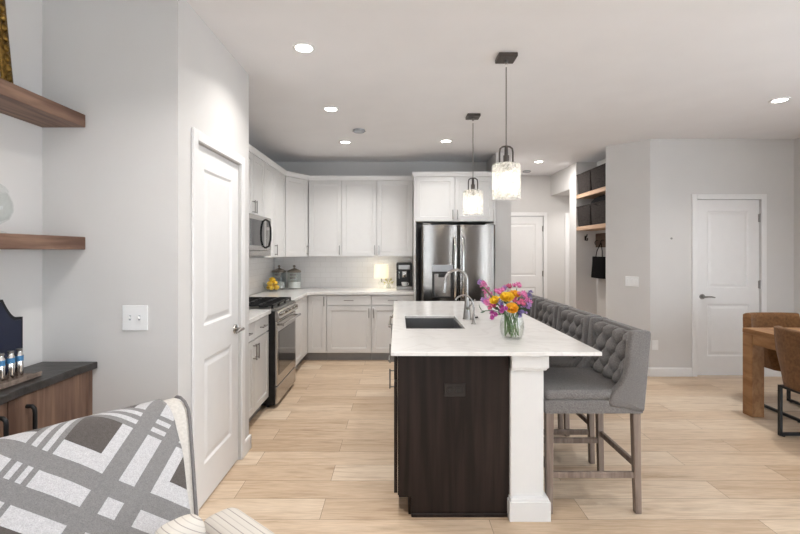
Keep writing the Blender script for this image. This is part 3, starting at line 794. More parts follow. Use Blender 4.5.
MB().cyl((fx, fy, .96), (fx+.03, fy-.01, .966), .006, seg=10).build('lever', 'black_metal', c, 50)
# brown outlet on the end panel
c = thing('wall_outlet', 'dark brown horizontal outlet on the island end panel', 'outlet', (.31, IY0, .69))
ox, oz = .312, .692
MB().box(ox-.058, ox+.058, IY0-.006, IY0-.0003, oz-.036, oz+.036, .003, 1).build('cover_plate', 'outlet_brown', c)
for s in (-1, 1):
    MB().box(ox+s*.024-.016, ox+s*.024+.016, IY0-.009, IY0-.006, oz-.014, oz+.014, .003, 1).build('socket', 'black_plastic', c)

# ------------------------------------------------------------------ bar stools
ST_G = 'bar stools along the island'
s0 = thing('bar_stool', 'grey tufted wingback bar stool at the near corner of the island, in full view', 'bar stool', (0, 0, 0), ST_G)
hw = .27
MB().box(-.296, .245, -hw+.012, hw-.012, .557, .632, .010, 2).build('seat_base', 'stool_grey', s0, 40)
def seat_f():
    b = MB()
    t = bmesh.new(); bmesh.ops.create_cube(t, size=1)
    for v in t.verts: v.co = Vector((-.047+v.co.x*.49, v.co.y*(2*hw-.03), .655+v.co.z*.06))
    bmesh.ops.bevel(t, geom=list(t.edges), offset=.024, segments=4, profile=.5, affect='EDGES'); return b.merge(t)
seat_f().build('seat', 'stool_grey', s0, 60)
wing = [(.170, 1.000), (.163, .93), (.155, .84), (.146, .775), (.120, .728), (.085, .69), (.062, .655), (.055, .625), (.062, .60), (.235, .575), (.246, .575), (.262, .75), (.282, .97), (.284, 1.0), (.275, 1.012), (.185, 1.012)]
for s in (-1, 1):
    a, b_ = (s*(hw-.052), s*hw)
    MB().prism(wing, 'y', min(a, b_), max(a, b_), .012, 3).build('wing', 'stool_grey', s0, 60)
MB().prism([(.205, .60), (.240, .576), (.246, .576), (.284, .995), (.270, 1.010), (.235, 1.006)], 'y', -hw+.05, hw-.05, .008, 2).build('back_shell', 'stool_grey', s0, 50)
def tuft(u, v):
    y = -(hw-.05)+(2*hw-.10)*u; z = .665+.345*v
    x = .172+.045*v
    a = y/.125+(z-.63)/.165; b_ = y/.125-(z-.63)/.165
    f = abs(math.sin(PI*a)*math.sin(PI*b_))**.5
    edge = min(1, min(v, 1-v)*9+.15)
    x += .014; x -= .056*f*edge
    if v > .93: x += (v-.93)/.07*.045
    if v < .04: x += .02
    return (x, y, z-(.012*(v-.93)/.07 if v > .93 else 0))
tb = MB().grid(tuft, 64, 60)
tb.build('tufted_cushion', 'stool_grey', s0, 180)
nb = 0
bt = MB()
for i in range(-4, 5):
    for j in range(-4, 12):
        y = .125*i/2; z = .63+.165*j/2
        if (i+j) % 2 or not (abs(y) < hw-.075 and .69 < z < .985): continue
        v = (z-.665)/.345; bt.ball((.172+.045*v+.010, y, z), .010, (.6, 1, 1), 10)
bt.build('buttons', 'stool_grey', s0, 180)
for sx, sy in ((-1, -1), (-1, 1), (1, -1), (1, 1)):
    q = bmesh.new(); x = -.262 if sx < 0 else .215; y = sy*(hw-.045); k = .0 if sx < 0 else .012
    bmesh.ops.create_cube(q, size=1)
    for v in q.verts:
        top = v.co.z > 0
        r = .021 if top else .017
        v.co = Vector((x+(0 if top else k)+math.copysign(r, v.co.x), y+math.copysign(r, v.co.y), .557 if top else 0))
    bmesh.ops.bevel(q, geom=list(q.edges), offset=.003, segments=1, affect='EDGES')
    MB().merge(q).build('leg', 'stool_leg_wood', s0)
ly = hw-.045
for s in (-1, 1): MB().box(-.243, .203, s*ly-.011, s*ly+.011, .195, .228, .003, 1).build('stretcher', 'stool_leg_wood', s0)
MB().box(-.273, -.251, -ly+.019, ly-.019, .225, .262, .003, 1).build('stretcher', 'stool_leg_wood', s0)
MB().box(.213, .234, -ly+.019, ly-.019, .245, .28, .003, 1).build('stretcher', 'stool_leg_wood', s0)
s0.location = (1.10, 2.715, 0)
for y, lb in ((3.30, 'grey tufted wingback bar stool second along the island, behind the fully visible one'),
              (3.885, 'grey tufted wingback bar stool third along the island from the white post'),
              (4.485, 'grey tufted wingback bar stool mostly hidden behind the bouquet, at the far end')):
    dup(s0, (1.10, y, 0), None, lb)

# ------------------------------------------------------------------ ceiling fixtures
def can(i, x, y, label, CH=CH):
    c = thing('recessed_light', label, 'ceiling light', (x, y, CH), 'recessed ceiling lights')
    MB().lathe([(.052, -.0004), (.075, -.0004), (.076, -.004), (.072, -.008), (.058, -.007), (.052, -.003)], (x, y, CH), 36).build('trim_ring', 'plate_white', c, 50)
    MB().cyl((x, y, CH-.0052), (x, y, CH-.0008), .0515, seg=32).build('diffuser', 'can_glow', c)
    L = bpy.data.lights.new('downlight', 'AREA'); L.shape = 'DISK'; L.size = .10; L.energy = CAN_W*(1.7 if i == 4 else .6 if i in (1, 3) else .5 if i == 9 else 1.15 if i == 8 else .75 if i == 0 else 1); L.color = WARM; L.spread = PI if i == 4 else PI*.72
    o = bpy.data.objects.new('downlight', L); COL.objects.link(o); o.parent = c; o.location = (0, 0, -.012)
CL = ['recessed ceiling light in front of the pantry door, largest in the photo', 'recessed ceiling light over the aisle beside the pantry corner',
      'recessed ceiling light close to the wall cabinets', 'recessed ceiling light in front of the refrigerator cabinet', 'recessed ceiling light in the hall beyond the pendant',
      'recessed ceiling light over the dining table', 'added unseen ceiling light over the living area by the patio glazing', 'added unseen ceiling light over the open floor behind the viewer', 'recessed ceiling light over the armchair']  # living area and behind-viewer lights are unseen, added to brighten the room
CL.append('added hidden light under the lowered soffit of the side entry')  # hidden alcove fixture, added to spill light into the hall
for i, (x, y) in enumerate(CANS): can(i, x, y, CL[i], 2.39 if i == 9 else CH)
def detector(x, y, label, cat='smoke detector'):
    c = thing('ceiling_detector', label, cat, (x, y, CH))
    MB().lathe([(.062, 0), (.062, -.012), (.055, -.026), (.0, -.028)], (x, y, CH-.0003), 28).build('housing', 'screen_grey', c, 40)
    b = MB()
    for k in range(8): b.box(x+.058*math.cos(k*PI/4)-.012, x+.058*math.cos(k*PI/4)+.012, y+.058*math.sin(k*PI/4)-.012, y+.058*math.sin(k*PI/4)+.012, CH-.0185, CH-.0135)
    b.build('vent_slots', 'nickel', c)
detector(-.41, 4.80, 'small round smoke detector on the ceiling between the cabinet-side lights')
detector(2.08, 7.25, 'small round smoke detector on the hall ceiling')

# pendants
p0_ = thing('pendant_light', 'seeded glass pendant light nearer the bouquet, hanging lower in view', 'pendant light', (0, 0, CH), 'glass pendants over the island')
MB().box(-.062, .062, -.062, .062, -.028, -.0005, .004, 1).build('canopy', 'bronze', p0_, local=True)
MB().cyl((0, 0, -.027), (0, 0, -.05), .012, seg=14).tube([(.0, 0, -.05), (.012, 0, -.062), (.0, 0, -.078), (-.012, 0, -.062)], .003, 8, True).cyl((0, 0, -.076), (0, 0, -.600), .0045, seg=10).build('stem', 'nickel', p0_, 40, local=True)
hp = [(-.044, 0, -.735), (-.044, 0, -.64), (-.040, 0, -.615), (-.025, 0, -.602), (0, 0, -.598), (.025, 0, -.602), (.040, 0, -.615), (.044, 0, -.64), (.044, 0, -.735)]
b = MB()
b.tube(hp, .0058, 10)
b.box(-.052, .052, -.012, .012, -.742, -.732, .003, 1)
b.build('yoke', 'bronze', p0_, 50, local=True)
MB().cyl((0, 0, -.60), (0, 0, -.665), .011, .013, 16).cyl((0, 0, -.66), (0, 0, -.775), .019, seg=18).build('socket', 'bronze', p0_, 40, local=True)
r = .093
MB().lathe([(.024, -.705), (.030, -.705), (.034, -.712), (r-.012, -.716), (r-.003, -.724), (r, -.735), (r, -.945), (r-.004, -.945), (r-.004, -.737), (r-.014, -.722), (.032, -.718), (.024, -.712), (.024, -.705)], (0, 0, 0), 48, False).build('glass_shade', 'pendant_glass', p0_, 50, local=True)
MB().lathe([(.0, -.905), (.020, -.898), (.030, -.875), (.030, -.855), (.018, -.815), (.014, -.776), (.0, -.776)], (0, 0, 0), 24).build('bulb', 'bulb_glow', p0_, 60, local=True)
L = bpy.data.lights.new('bulb_light', 'POINT'); L.energy = 3; L.color = (1, .90, .78); L.shadow_soft_size = .034
o = bpy.data.objects.new('bulb_light', L); COL.objects.link(o); o.parent = p0_; o.location = (0, 0, -.865)
p0_.location = (.72, 2.98, CH)
dup(p0_, (.718, 4.28, CH), None, 'seeded glass pendant light in front of the refrigerator cabinet, smaller in view')

# ------------------------------------------------------------------ vase with the bouquet
VX, VY = .697, 2.74
c = thing('flower_vase', 'clear glass vase holding the bouquet on the island', 'vase', (VX, VY, .914))
MB().lathe([(0, .001), (.052, .001), (.058, .006), (.068, .03), (.0735, .065), (.072, .10), (.064, .13), (.060, .145), (.064, .162), (.061, .162), (.057, .146), (.061, .128), (.069, .10), (.0705, .066), (.065, .032), (.055, .012), (0, .012)], (VX, VY, .914), 40, False).build('glass', 'clear_glass', c, 60)
MB().lathe([(0, .0135), (.053, .0135), (.0635, .034), (.0685, .066), (.067, .098), (0, .098)], (VX, VY, .914), 36, False).build('water', 'water', c, 60)
def fp(px, py, dy=0):
    Y = VY+dy; k = 450/Y
    return Vector(((px-397.5)/k, Y, 1.448-(py-251)/k))
def petal(b, c0, d, side, L, wd, curl, n=4):
    d = d.normalized(); side = side.normalized(); nn = d.cross(side).normalized()
    t = bmesh.new(); rows = []
    for i in range(n+1):
        u = i/n; ww = wd*math.sin(PI*(.12+.82*u))**.8; p = c0+d*(L*u)+nn*(curl*u*u)
        rows.append([t.verts.new(p-side*ww+nn*(.25*ww)), t.verts.new(p-nn*.0*ww), t.verts.new(p+side*ww+nn*(.25*ww))])
    for A, B in zip(rows, rows[1:]):
        t.faces.new((A[0], A[1], B[1], B[0])); t.faces.new((A[1], A[2], B[2], B[1]))
    b.merge(t)
def axes(d):
    d = d.normalized(); a = d.cross(Vector((0, 0, 1)))
    if a.length < .1: a = Vector((1, 0, 0))
    a.normalize(); return d, a, a.cross(d).normalized()
def flower(name, cat, px, py, dy, kind, size, mat, label, rng):
    h = fp(px, py, dy)
    out = (h-Vector((VX, VY, 1.06)))
    ra = random.random()*2*PI; ins = Vector((VX+.042*math.cos(ra), VY+.042*math.sin(ra), .933))
    rim = Vector((VX+max(-.042, min(.042, out.x*.5)), VY+max(-.042, min(.042, out.y*.5)), 1.066))
    c = thing(name, label, cat, tuple(ins), 'flowers in the bouquet')
    d = (h-rim).normalized(); d = (d+Vector((0, -.55, .25))).normalized()
    MB().tube([ins, ins.lerp(rim, .5), rim, rim.lerp(h, .5)+Vector((0, 0, .004)), h-d*size*.3], .0028, 7).build('stem', 'stem_green', c, 60)
    D, A, B = axes(d)
    b = MB()
    if kind == 'rose':
        for ring, (rr, nn, L, op) in enumerate(((.10, 4, .75, .15), (.22, 6, .85, .4), (.34, 7, .9, .75), (.42, 8, .85, 1.2))):
            for k in range(nn):
                a = 2*PI*k/nn+ring*.5; o = A*math.cos(a)+B*math.sin(a); sd = -A*math.sin(a)+B*math.cos(a)
                petal(b, h+o*size*rr*.6-D*size*.35, D+o*op, sd, size*L, size*.42, size*.12)
        b.ball(h-D*size*.1, size*.36, (1, 1, 1), 10)
    elif kind == 'lily':
        for q in range(3):
            o0 = A*math.cos(q*2.1+rng)*size*.5+B*math.sin(q*2.1+rng)*size*.5
            if q: o0 = o0+D*size*.1
            for k in range(6):
                a = 2*PI*k/6+q*.3; o = A*math.cos(a)+B*math.sin(a); sd = -A*math.sin(a)+B*math.cos(a)
                petal(b, h+o0, D*.8+o*.9, sd, size*.72, size*.24, -size*.14)
    else:   # spray of many little florets
        for q in range(26):
            u = random.random(); a = random.random()*2*PI; rr = size*(.28+.75*u)*math.sqrt(random.random())
            p = h+D*size*(1.7*(1-u)-.5)+A*math.cos(a)*rr+B*math.sin(a)*rr
            for k in range(5):
                a2 = 2*PI*k/5+q; o = A*math.cos(a2)+B*math.sin(a2); sd = -A*math.sin(a2)+B*math.cos(a2)
                petal(b, p, D*.6+o, sd, size*.33, size*.14, -size*.05, 2)
    b.build('blossom', mat, c, 180)
    if kind != 'rose' or rng > .5:
        lb = MB(); mid = rim.lerp(h, .45); s = 1 if out.x > 0 else -1
        petal(lb, mid, Vector((s*.6, -.6, .2+rng*.4)), Vector((.3, .6, .5)), .055, .011, -.012)
        lb.build('leaf', 'leaf_green', c, 180)
FL = [('rose', 'rose', 507, 297, -.04, .034, 'rose_yellow', 'large yellow rose facing out of the middle of the bouquet'),
      ('rose', 'rose', 515, 294, -.01, .028, 'rose_amber', 'amber rose just right of the large yellow rose'),
      ('rose', 'rose', 512, 308, -.07, .029, 'rose_amber', 'golden rose low in the bouquet above the vase rim'),
      ('rose', 'rose', 494.5, 300, -.05, .024, 'rose_yellow', 'small yellow rose at the left of the bouquet'),
      ('lilac_spray', 'spray', 484.5, 287, .0, .021, 'petal_pink', 'long pink flower spray sticking out at the upper left of the bouquet'),
      ('lilac_spray', 'spray', 489, 294, .02, .022, 'petal_pink', 'pink flower spray below the upper left tip of the bouquet'),
      ('alstroemeria', 'flower', 499.5, 293, .0, .026, 'petal_pink', 'pink blossoms between the small and large yellow roses'),
      ('alstroemeria', 'flower', 495, 315, -.04, .024, 'petal_magenta', 'magenta blossoms hanging lowest at the left of the bouquet'),
      ('alstroemeria', 'flower', 493, 307, -.03, .022, 'petal_red', 'red-pink blossoms under the small yellow rose'),
      ('alstroemeria', 'flower', 503.5, 310, -.07, .022, 'petal_magenta', 'purple-magenta blossoms left of the low golden rose'),
      ('alstroemeria', 'flower', 517, 287, .02, .024, 'petal_pink', 'pink blossoms at the very top of the bouquet'),
      ('alstroemeria', 'flower', 522, 296, -.02, .025, 'petal_pink', 'pink blossoms on the right of the amber rose'),
      ('alstroemeria', 'flower', 520.5, 304, -.05, .022, 'petal_red', 'deep pink blossoms right of the low golden rose'),
      ('statice', 'flower', 525, 308, -.02, .024, 'petal_lilac', 'pale lilac blossoms low on the right side of the bouquet'),
      ('statice', 'flower', 529, 295, .02, .018, 'petal_blue', 'blue-violet statice sprig at the right edge of the bouquet'),
      ('statice', 'flower', 486, 302, .03, .02, 'petal_lilac', 'lilac sprig at the left edge of the bouquet under the pink spray'),
      ('alstroemeria', 'flower', 508, 288, .05, .022, 'petal_red', 'red-pink blossoms behind the large yellow rose'),
      ('statice', 'flower', 500, 303, -.05, .016, 'petal_blue', 'small violet blossoms in the centre-left of the bouquet')]
FL += [('alstroemeria', 'flower', 489, 303, -.01, .024, 'petal_pink', 'pink blossoms left of the small yellow rose'),
       ('statice', 'flower', 504, 291, .03, .020, 'petal_lilac', 'lilac sprig peeking out just above the small yellow rose'),
       ('alstroemeria', 'flower', 513, 301, -.03, .022, 'petal_red', 'red blossoms between the amber rose and the low golden rose'),
       ('statice', 'flower', 520, 313, -.05, .018, 'petal_blue', 'violet sprig resting near the vase rim on the stool side'),
       ('alstroemeria', 'flower', 527, 302, .0, .022, 'petal_pink', 'pink blossoms under the blue-violet statice sprig'),
       ('lilac_spray', 'spray', 481, 284, -.01, .016, 'petal_lilac', 'pale tip of the long spray at the extreme upper left')]
for nme, cat, px, py, dy, sz, mt, lb in FL:
    kind = 'rose' if nme == 'rose' else 'lily' if nme == 'alstroemeria' else 'spray'
    flower(nme, cat, px, py, dy, kind, sz*(1.35 if kind == 'rose' else 1.45), mt, lb, random.random())
lc = thing('eucalyptus_sprig', 'dark green leafy sprig drooping at the left of the vase', 'sprig', (VX-.03, VY, .95))
rim = Vector((VX-.045, VY-.01, 1.066)); tip = fp(481.5, 311, -.01)
MB().tube([(VX+.01, VY, .935), (VX-.02, VY, 1.0), rim, rim.lerp(tip, .5)+Vector((0, 0, .012)), tip], .0022, 6).build('stem', 'leaf_green', lc, 60)
for k, u in enumerate((.45, .65, .82, 1)):
    lb = MB(); p = rim.lerp(tip, u)+Vector((0, 0, .008))
    petal(lb, p, Vector((-.5 if k % 2 else -.3, -.2, .75 if k % 2 else -.15)), Vector((.2, .8, .3)), .045, .010, -.008)
    lb.build('leaf', 'leaf_green', lc, 180)

# ------------------------------------------------------------------ things on the back counter
CZ = .9142
c = thing('table_lamp', 'small lit table lamp with a cream drum shade on the back counter', 'lamp', (-.225, 6.28, CZ))
lx, ly_ = -.225, 6.28
MB().lathe([(.055, 0), (.055, .012), (.02, .018), (.018, .03), (.040, .055), (.045, .085), (.03, .115), (.012, .13), (.010, .17)], (lx, ly_, CZ), 24).build('base', 'clear_glass', c, 50)
MB().cyl((lx, ly_, CZ+.10), (lx, ly_, CZ+.20), .008, seg=12).build('socket', 'chrome', c)
MB().lathe([(.102, .155), (.094, .345), (.092, .345), (.100, .155), (.102, .155)], (lx, ly_, CZ), 32, False).build('lamp_shade', 'lamp_linen', c, 60)
MB().ball((lx, ly_, CZ+.235), .028).build('bulb', 'lamp_glow', c, 180)
L = bpy.data.lights.new('lamp_light', 'POINT'); L.energy = 17; L.color = (1, .90, .72); L.shadow_soft_size = .03
o = bpy.data.objects.new('lamp_light', L); COL.objects.link(o); o.parent = c; o.location = (0, 0, .235)
# make the linen shade let light through
_m = MATS['lamp_linen']; _nt = _m.node_tree; _tl = _nt.nodes.new('ShaderNodeBsdfTranslucent'); _tl.inputs[0].default_value = (.93, .92, .88, 1)
_mx = _nt.nodes.new('ShaderNodeMixShader'); _mx.inputs[0].default_value = .6
_nt.links.new(_nt.nodes['Principled BSDF'].outputs[0], _mx.inputs[1]); _nt.links.new(_tl.outputs[0], _mx.inputs[2]); _nt.links.new(_mx.outputs[0], _nt.nodes['Material Output'].inputs[0])

c = thing('bud_vase', 'small glass vase with pale yellow sprigs beside the table lamp', 'vase', (-.125, 6.22, CZ))
MB().lathe([(.0, .001), (.028, .001), (.034, .02), (.030, .05), (.018, .07), (.022, .085), (.020, .085), (.016, .07), (.028, .05), (.031, .02), (0, .006)], (-.125, 6.22, CZ), 20, False).build('glass', 'clear_glass', c, 60)
for k in range(6):
    a = k*1.05; b = MB(); p = Vector((-.125, 6.22, CZ+.03)); q = Vector((-.125+.05*math.cos(a), 6.22+.03*math.sin(a), CZ+.10+.025*(k % 3)))
    b.tube([p, Vector((-.125, 6.22, CZ+.08)), q], .002, 6); 
    for j in range(4): petal(b, q-Vector((0, 0, .01*j)), Vector((math.cos(a+j*1.6), -.4, .4)), Vector((-math.sin(a+j), .4, .4)), .03, .010, 0)
    b.build('sprig', 'leaf_pale', c, 180)
# espresso machine
c = thing('espresso_machine', 'black espresso machine at the end of the back counter by the refrigerator', 'coffee machine', (.095, 6.24, CZ))
x0, x1, y0, y1 = -.015, .198, 6.085, 6.40
MB().box(x0, x1, 6.22, y1, CZ, CZ+.375, .012, 3).build('body', 'black_plastic', c, 40)
MB().box(x0, x1, y0, 6.2195, CZ+.265, CZ+.372, .012, 3).build('brew_head', 'black_plastic', c, 40)
MB().box(x0+.03, x1-.03, y0-.003, y0+.004, CZ+.285, CZ+.345, .003, 1).build('control_panel', 'steel_dark', c)
MB().box(x0, x0+.02, y0+.02, 6.2195, CZ+.055, CZ+.2645, .004, 1).build('side_frame', 'black_plastic', c)
MB().box(x1-.02, x1, y0+.02, 6.2195, CZ+.055, CZ+.2645, .004, 1).build('side_frame', 'black_plastic', c)
MB().box(x0, x1, y0, 6.2195, CZ, CZ+.054, .006, 2).build('drip_tray', 'steel_dark', c, 40)
MB().box(.06, .125, y0+.03, y0+.09, CZ+.175, CZ+.2645, .008, 2).build('spout', 'steel', c, 40)
MB().cyl((x0+.035, y0+.04, CZ+.262), (x0+.035, y0+.04, CZ+.16), .006, seg=10).build('steam_wand', 'chrome', c, 40)
c = thing('coffee_cup', 'white cup on the drip tray of the espresso machine', 'cup', (.092, 6.14, CZ+.055))
MB().lathe([(0, .0), (.026, .0), (.033, .01), (.040, .055), (.037, .055), (.030, .012), (0, .006)], (.092, 6.14, CZ+.0545), 24, False).build('bowl', 'ceramic_white', c, 60)
MB().tube([(.130, 6.14, CZ+.10), (.15, 6.14, CZ+.095), (.152, 6.14, CZ+.075), (.125, 6.14, CZ+.068)], .005, 8).build('handle', 'ceramic_white', c, 60)
# canisters
def canister(x, y, label):
    c = thing('glass_canister', label, 'canister', (x, y, CZ), 'glass canisters in the counter corner')
    MB().lathe([(0, .001), (.085, .001), (.092, .01), (.094, .03), (.094, .21), (.088, .232), (.084, .232), (.090, .208), (.090, .03), (0, .01)], (x, y, CZ), 32, False).build('jar', 'clear_glass', c, 60)
    MB().lathe([(.0, .012), (.087, .012), (.088, .10), (0, .105)], (x, y, CZ), 28, False).build('contents', 'ceramic_white', c, 60)
    l = MB().lathe([(.0, .2325), (.096, .2325), (.098, .245), (.090, .258), (.035, .282), (.012, .292), (.012, .30), (0, .30)], (x, y, CZ), 32, False).build('lid', 'lid_grey', c, 50)
    MB().ball((x, y, CZ+.318), .020, (1, 1, .9), 14).build('knob', 'lid_grey', l, 180)
    b = MB()
    for z in (.145, .19): b.grid(lambda u, v: (x+.0948*math.sin(-.45+.9*u), y-.0948*math.cos(-.45+.9*u), CZ+z+.022*v), 10, 1)
    b.build('label_band', 'steel_dark', c, 180)
canister(-1.675, 6.37, 'lidded glass canister in the corner behind the bowl of lemons')
canister(-1.462, 6.37, 'lidded glass canister right of the bowl of lemons with two dark bands')
bx, by = -1.655, 5.95
c = thing('glass_bowl', 'clear glass bowl of lemons on the counter past the range', 'bowl', (bx, by, CZ))
MB().lathe([(0, .001), (.06, .001), (.10, .03), (.118, .075), (.122, .12), (.119, .12), (.114, .076), (.097, .034), (.058, .008), (0, .008)], (bx, by, CZ), 32, False).build('bowl', 'clear_glass', c, 60)
lem = thing('lemon', 'lemon at the front of the glass bowl', 'lemon', (0, 0, 0), 'lemons in the glass bowl')
MB().lathe([(.0, -.047), (.006, -.044), (.012, -.037), (.024, -.026), (.031, -.010), (.032, .004), (.028, .02), (.016, .035), (.007, .041), (0, .045)], (0, 0, 0), 18, False).build('fruit', 'lemon', lem, 180, local=True)
MB().cyl((0, 0, -.049), (0, 0, -.045), .004, seg=8).build('stalk_nub', 'stem_green', lem, local=True)
spots = [(0, -.052, .052, 'lemon lowest at the front of the glass bowl'), (.055, 0, .052, 'lemon in the bowl on the side nearest the canister with dark bands'), (-.05, .02, .052, 'lemon in the bowl against the backsplash side'),
         (.0, .058, .056, 'lemon at the rear of the bowl under the top ones'), (-.026, -.02, .108, 'lemon on the upper layer, above the lowest front lemon'), (.035, .012, .110, 'lemon on the upper layer next to the canister with dark bands'), (0, .0, .157, 'topmost lemon crowning the bowl')]
for i, (dx, dy, dz, lb) in enumerate(spots):
    o = lem if i == 0 else dup(lem, None, None, lb)
    o['label'] = lb; o.location = (bx+dx, by+dy, CZ+dz); o.rotation_euler = (PI/2*.9, .5*i, 1.3*i)

# ------------------------------------------------------------------ switches and outlets
def plate(name, M, w_, h_, label, kind, n):
    c = thing(name, label, 'light switch' if kind != 'outlet' else 'outlet', M.to_translation())
    MB(M).box(-w_/2, w_/2, -.007, -.0003, -h_/2, h_/2, .003, 2).build('cover_plate', 'plate_white', c)
    for k in range(n):
        x = (k-(n-1)/2)*.046
        if kind == 'toggle':
            MB(M).box(x-.005, x+.005, -.009, -.0065, -.012, .012).build('toggle_slot', 'screen_grey', c)
            MB(M @ T(x, -.008, 0) @ Matrix.Rotation(-.5, 4, 'X')).box(-.004, .004, -.014, .002, -.005, .005, .001, 1).build('toggle', 'plate_white', c)
        elif kind == 'rocker':
            MB(M).box(x-.016, x+.016, -.0095, -.0068, -.033, .033, .002, 1).build('rocker', 'plate_white', c)
        else:
            z = .020 if k == 0 else -.020
            MB(M).box(-.016, .016, -.0095, -.0068, z-.014, z+.014, .003, 1).build('socket', 'plate_white', c)
plate('switch_plate', T(-1.301, YP, 1.117), .126, .124, 'white double toggle switch plate above the armchair', 'toggle', 2)
dgl = Matrix.Rotation(-PI/4, 4, 'Z')
px_ = 632; u_ = (px_-397.5)/450; t_ = (u_*YR-2.92)/(-1-u_)
t_ = (2.92-u_*YR)/(1+u_)
plate('switch_plate', T(2.92-t_, YR+t_, 1.448-30.5*(YR+t_)/450) @ dgl, .148, .118, 'wide white rocker switch plate on the angled corner wall', 'rocker', 3)
plate('wall_outlet', T(2.975, YR, 1.448-94/86.5), .072, .116, 'white duplex outlet low beside the nearest grey stool back', 'outlet', 2)
c = tag(MB().cyl((3.165, YR-.0004, 1.593), (3.165, YR-.016, 1.593), .006, seg=12).cyl((3.165, YR-.0004, 1.593), (3.165, YR-.004, 1.593), .012, seg=16).build('wall_peg', 'nickel'), 'tiny metal peg on the wall left of the closet door', 'peg')

# ------------------------------------------------------------------ hall niche
for z, lb in ((2.205, 'upper oak shelf in the hall niche'), (1.742, 'lower oak shelf in the hall niche above the hooks')):
    tag(MB().box(2.603, 2.899, 5.622, 6.549, z, z+.055, .003, 1).build('niche_shelf', 'niche_oak'), lb, 'shelf', 'oak shelves in the hall niche')
bk = thing('storage_basket', 'charcoal fabric basket', 'basket', (0, 0, 0), 'charcoal baskets in the hall niche')
def basket_bm(inner):
    t = bmesh.new(); hb_, ht, H_ = (.135, .205), (.148, .224), .285
    rings = []
    seq = [(hb_, 0), (ht, H_), ((ht[0]-.008, ht[1]-.008), H_), ((hb_[0]-.008, hb_[1]-.008), .01)]
    for (a, b), z in seq: rings.append([t.verts.new((sx*a, sy*b, z)) for sx, sy in ((-1, -1), (1, -1), (1, 1), (-1, 1))])
    for A, B in zip(rings, rings[1:]):
        for k in range(4): t.faces.new((A[k], A[(k+1) % 4], B[(k+1) % 4], B[k]))
    t.faces.new(rings[0][::-1]); t.faces.new(rings[-1])
    bmesh.ops.recalc_face_normals(t, faces=t.faces)
    bmesh.ops.bevel(t, geom=list(t.edges), offset=.006, segments=2, affect='EDGES'); return t
MB().merge(basket_bm(0)).build('body', 'basket_weave', bk, 40, local=True)
MB().tube([(-.1485, -.226, .282), (.1485, -.226, .282), (.1485, .226, .282), (-.1485, .226, .282)], .007, 8, True).build('rim', 'basket_weave', bk, 60, local=True)
BX_ = 2.755
bs_ = [(5.86, 2.262, 'charcoal basket on the upper niche shelf, nearer the room'), (6.315, 2.262, 'charcoal basket on the upper niche shelf, deeper into the hall'),
       (5.86, 1.7985, 'charcoal basket on the lower niche shelf with a black cloth spilling out'), (6.315, 1.7985, 'charcoal basket on the lower niche shelf, deeper into the hall')]
for i, (y, z, lb) in enumerate(bs_):
    o = bk if i == 0 else dup(bk, None, None, lb)
    o['label'] = lb; o.location = (BX_-.001, y, z)
random.seed(3)
def cloth(u, v):
    a = 2*PI*u; r_ = 1-.0*v
    rr = math.sin(PI*v/2)
    z = 1.7985+.288+.062*math.cos(PI*v/2)**1.0+.02*(1-rr)*0+.018*math.sin(5*a)*rr+.012*math.sin(3*a+1)*rr
    return (BX_-.06+.09*rr*math.cos(a), 5.93+.33*rr*math.sin(a), z+.03*(1-v)-.02*rr*rr)
tag(MB().grid(lambda u, v: cloth(u, v), 40, 10).build('folded_cloth', 'tote_black', None, 180), 'black cloth heaped in the lower niche basket nearer the room', 'cloth')
c = thing('hook_rail', 'brown wooden hook rail on the niche back wall under the lower shelf', 'hook rail', (2.89, 6.0, 1.6))
MB().box(2.880, 2.8995, 5.70, 6.545, 1.50, 1.70, .003, 1).build('board', 'rail_brown', c)
for y in (5.86, 6.28, 6.46): MB().tube([(2.880, y, 1.60), (2.85, y, 1.60), (2.835, y, 1.575), (2.835, y, 1.55), (2.85, y, 1.54)], .006, 8).build('hook', 'hook_black', c, 60)
c = thing('wall_hook', 'single black coat hook on the niche end wall beside the hook rail', 'hook', (2.735, 6.549, 1.62))
MB().box(2.722, 2.748, 6.540, 6.5495, 1.60, 1.67, .003, 1).build('back_plate', 'hook_black', c)
MB().tube([(2.735, 6.541, 1.655), (2.735, 6.50, 1.66), (2.735, 6.49, 1.69)], .007, 8).tube([(2.735, 6.541, 1.62), (2.735, 6.50, 1.60), (2.735, 6.475, 1.605), (2.735, 6.47, 1.635)], .007, 8).build('prongs', 'hook_black', c, 60)
c = thing('tote_bag', 'black tote bag hanging from the hook rail in the hall niche', 'bag', (2.8, 6.2, 1.2))
def totef(sx):
    def f(u, v):
        y = 6.07+.42*u; z = 1.07+.30*v
        w_ = .055*math.sin(PI*u)**.5*(1-.75*v)+.004
        return (2.815+sx*w_, y+(.02*(1-v)*(2*u-1)), z)
    return f
MB().grid(totef(-1), 16, 8).grid(totef(1), 16, 8).build('body', 'tote_black', c, 180)
MB().tube([(2.812, 6.18, 1.365), (2.82, 6.20, 1.45), (2.838, 6.275, 1.56), (2.838, 6.285, 1.56), (2.82, 6.36, 1.45), (2.812, 6.38, 1.365)], .006, 8).build('strap', 'tote_black', c, 60)
c = thing('storage_bench', 'white bench base at the bottom of the hall niche', 'bench', (2.75, 6.08, 0))
MB().box(2.605, 2.8985, 5.625, 6.548, 0, .40).build('bench_base', 'trim_white', c)
MB().box(2.601, 2.8985, 5.623, 6.549, .4005, .44, .003, 1).build('bench_top', 'niche_oak', c)

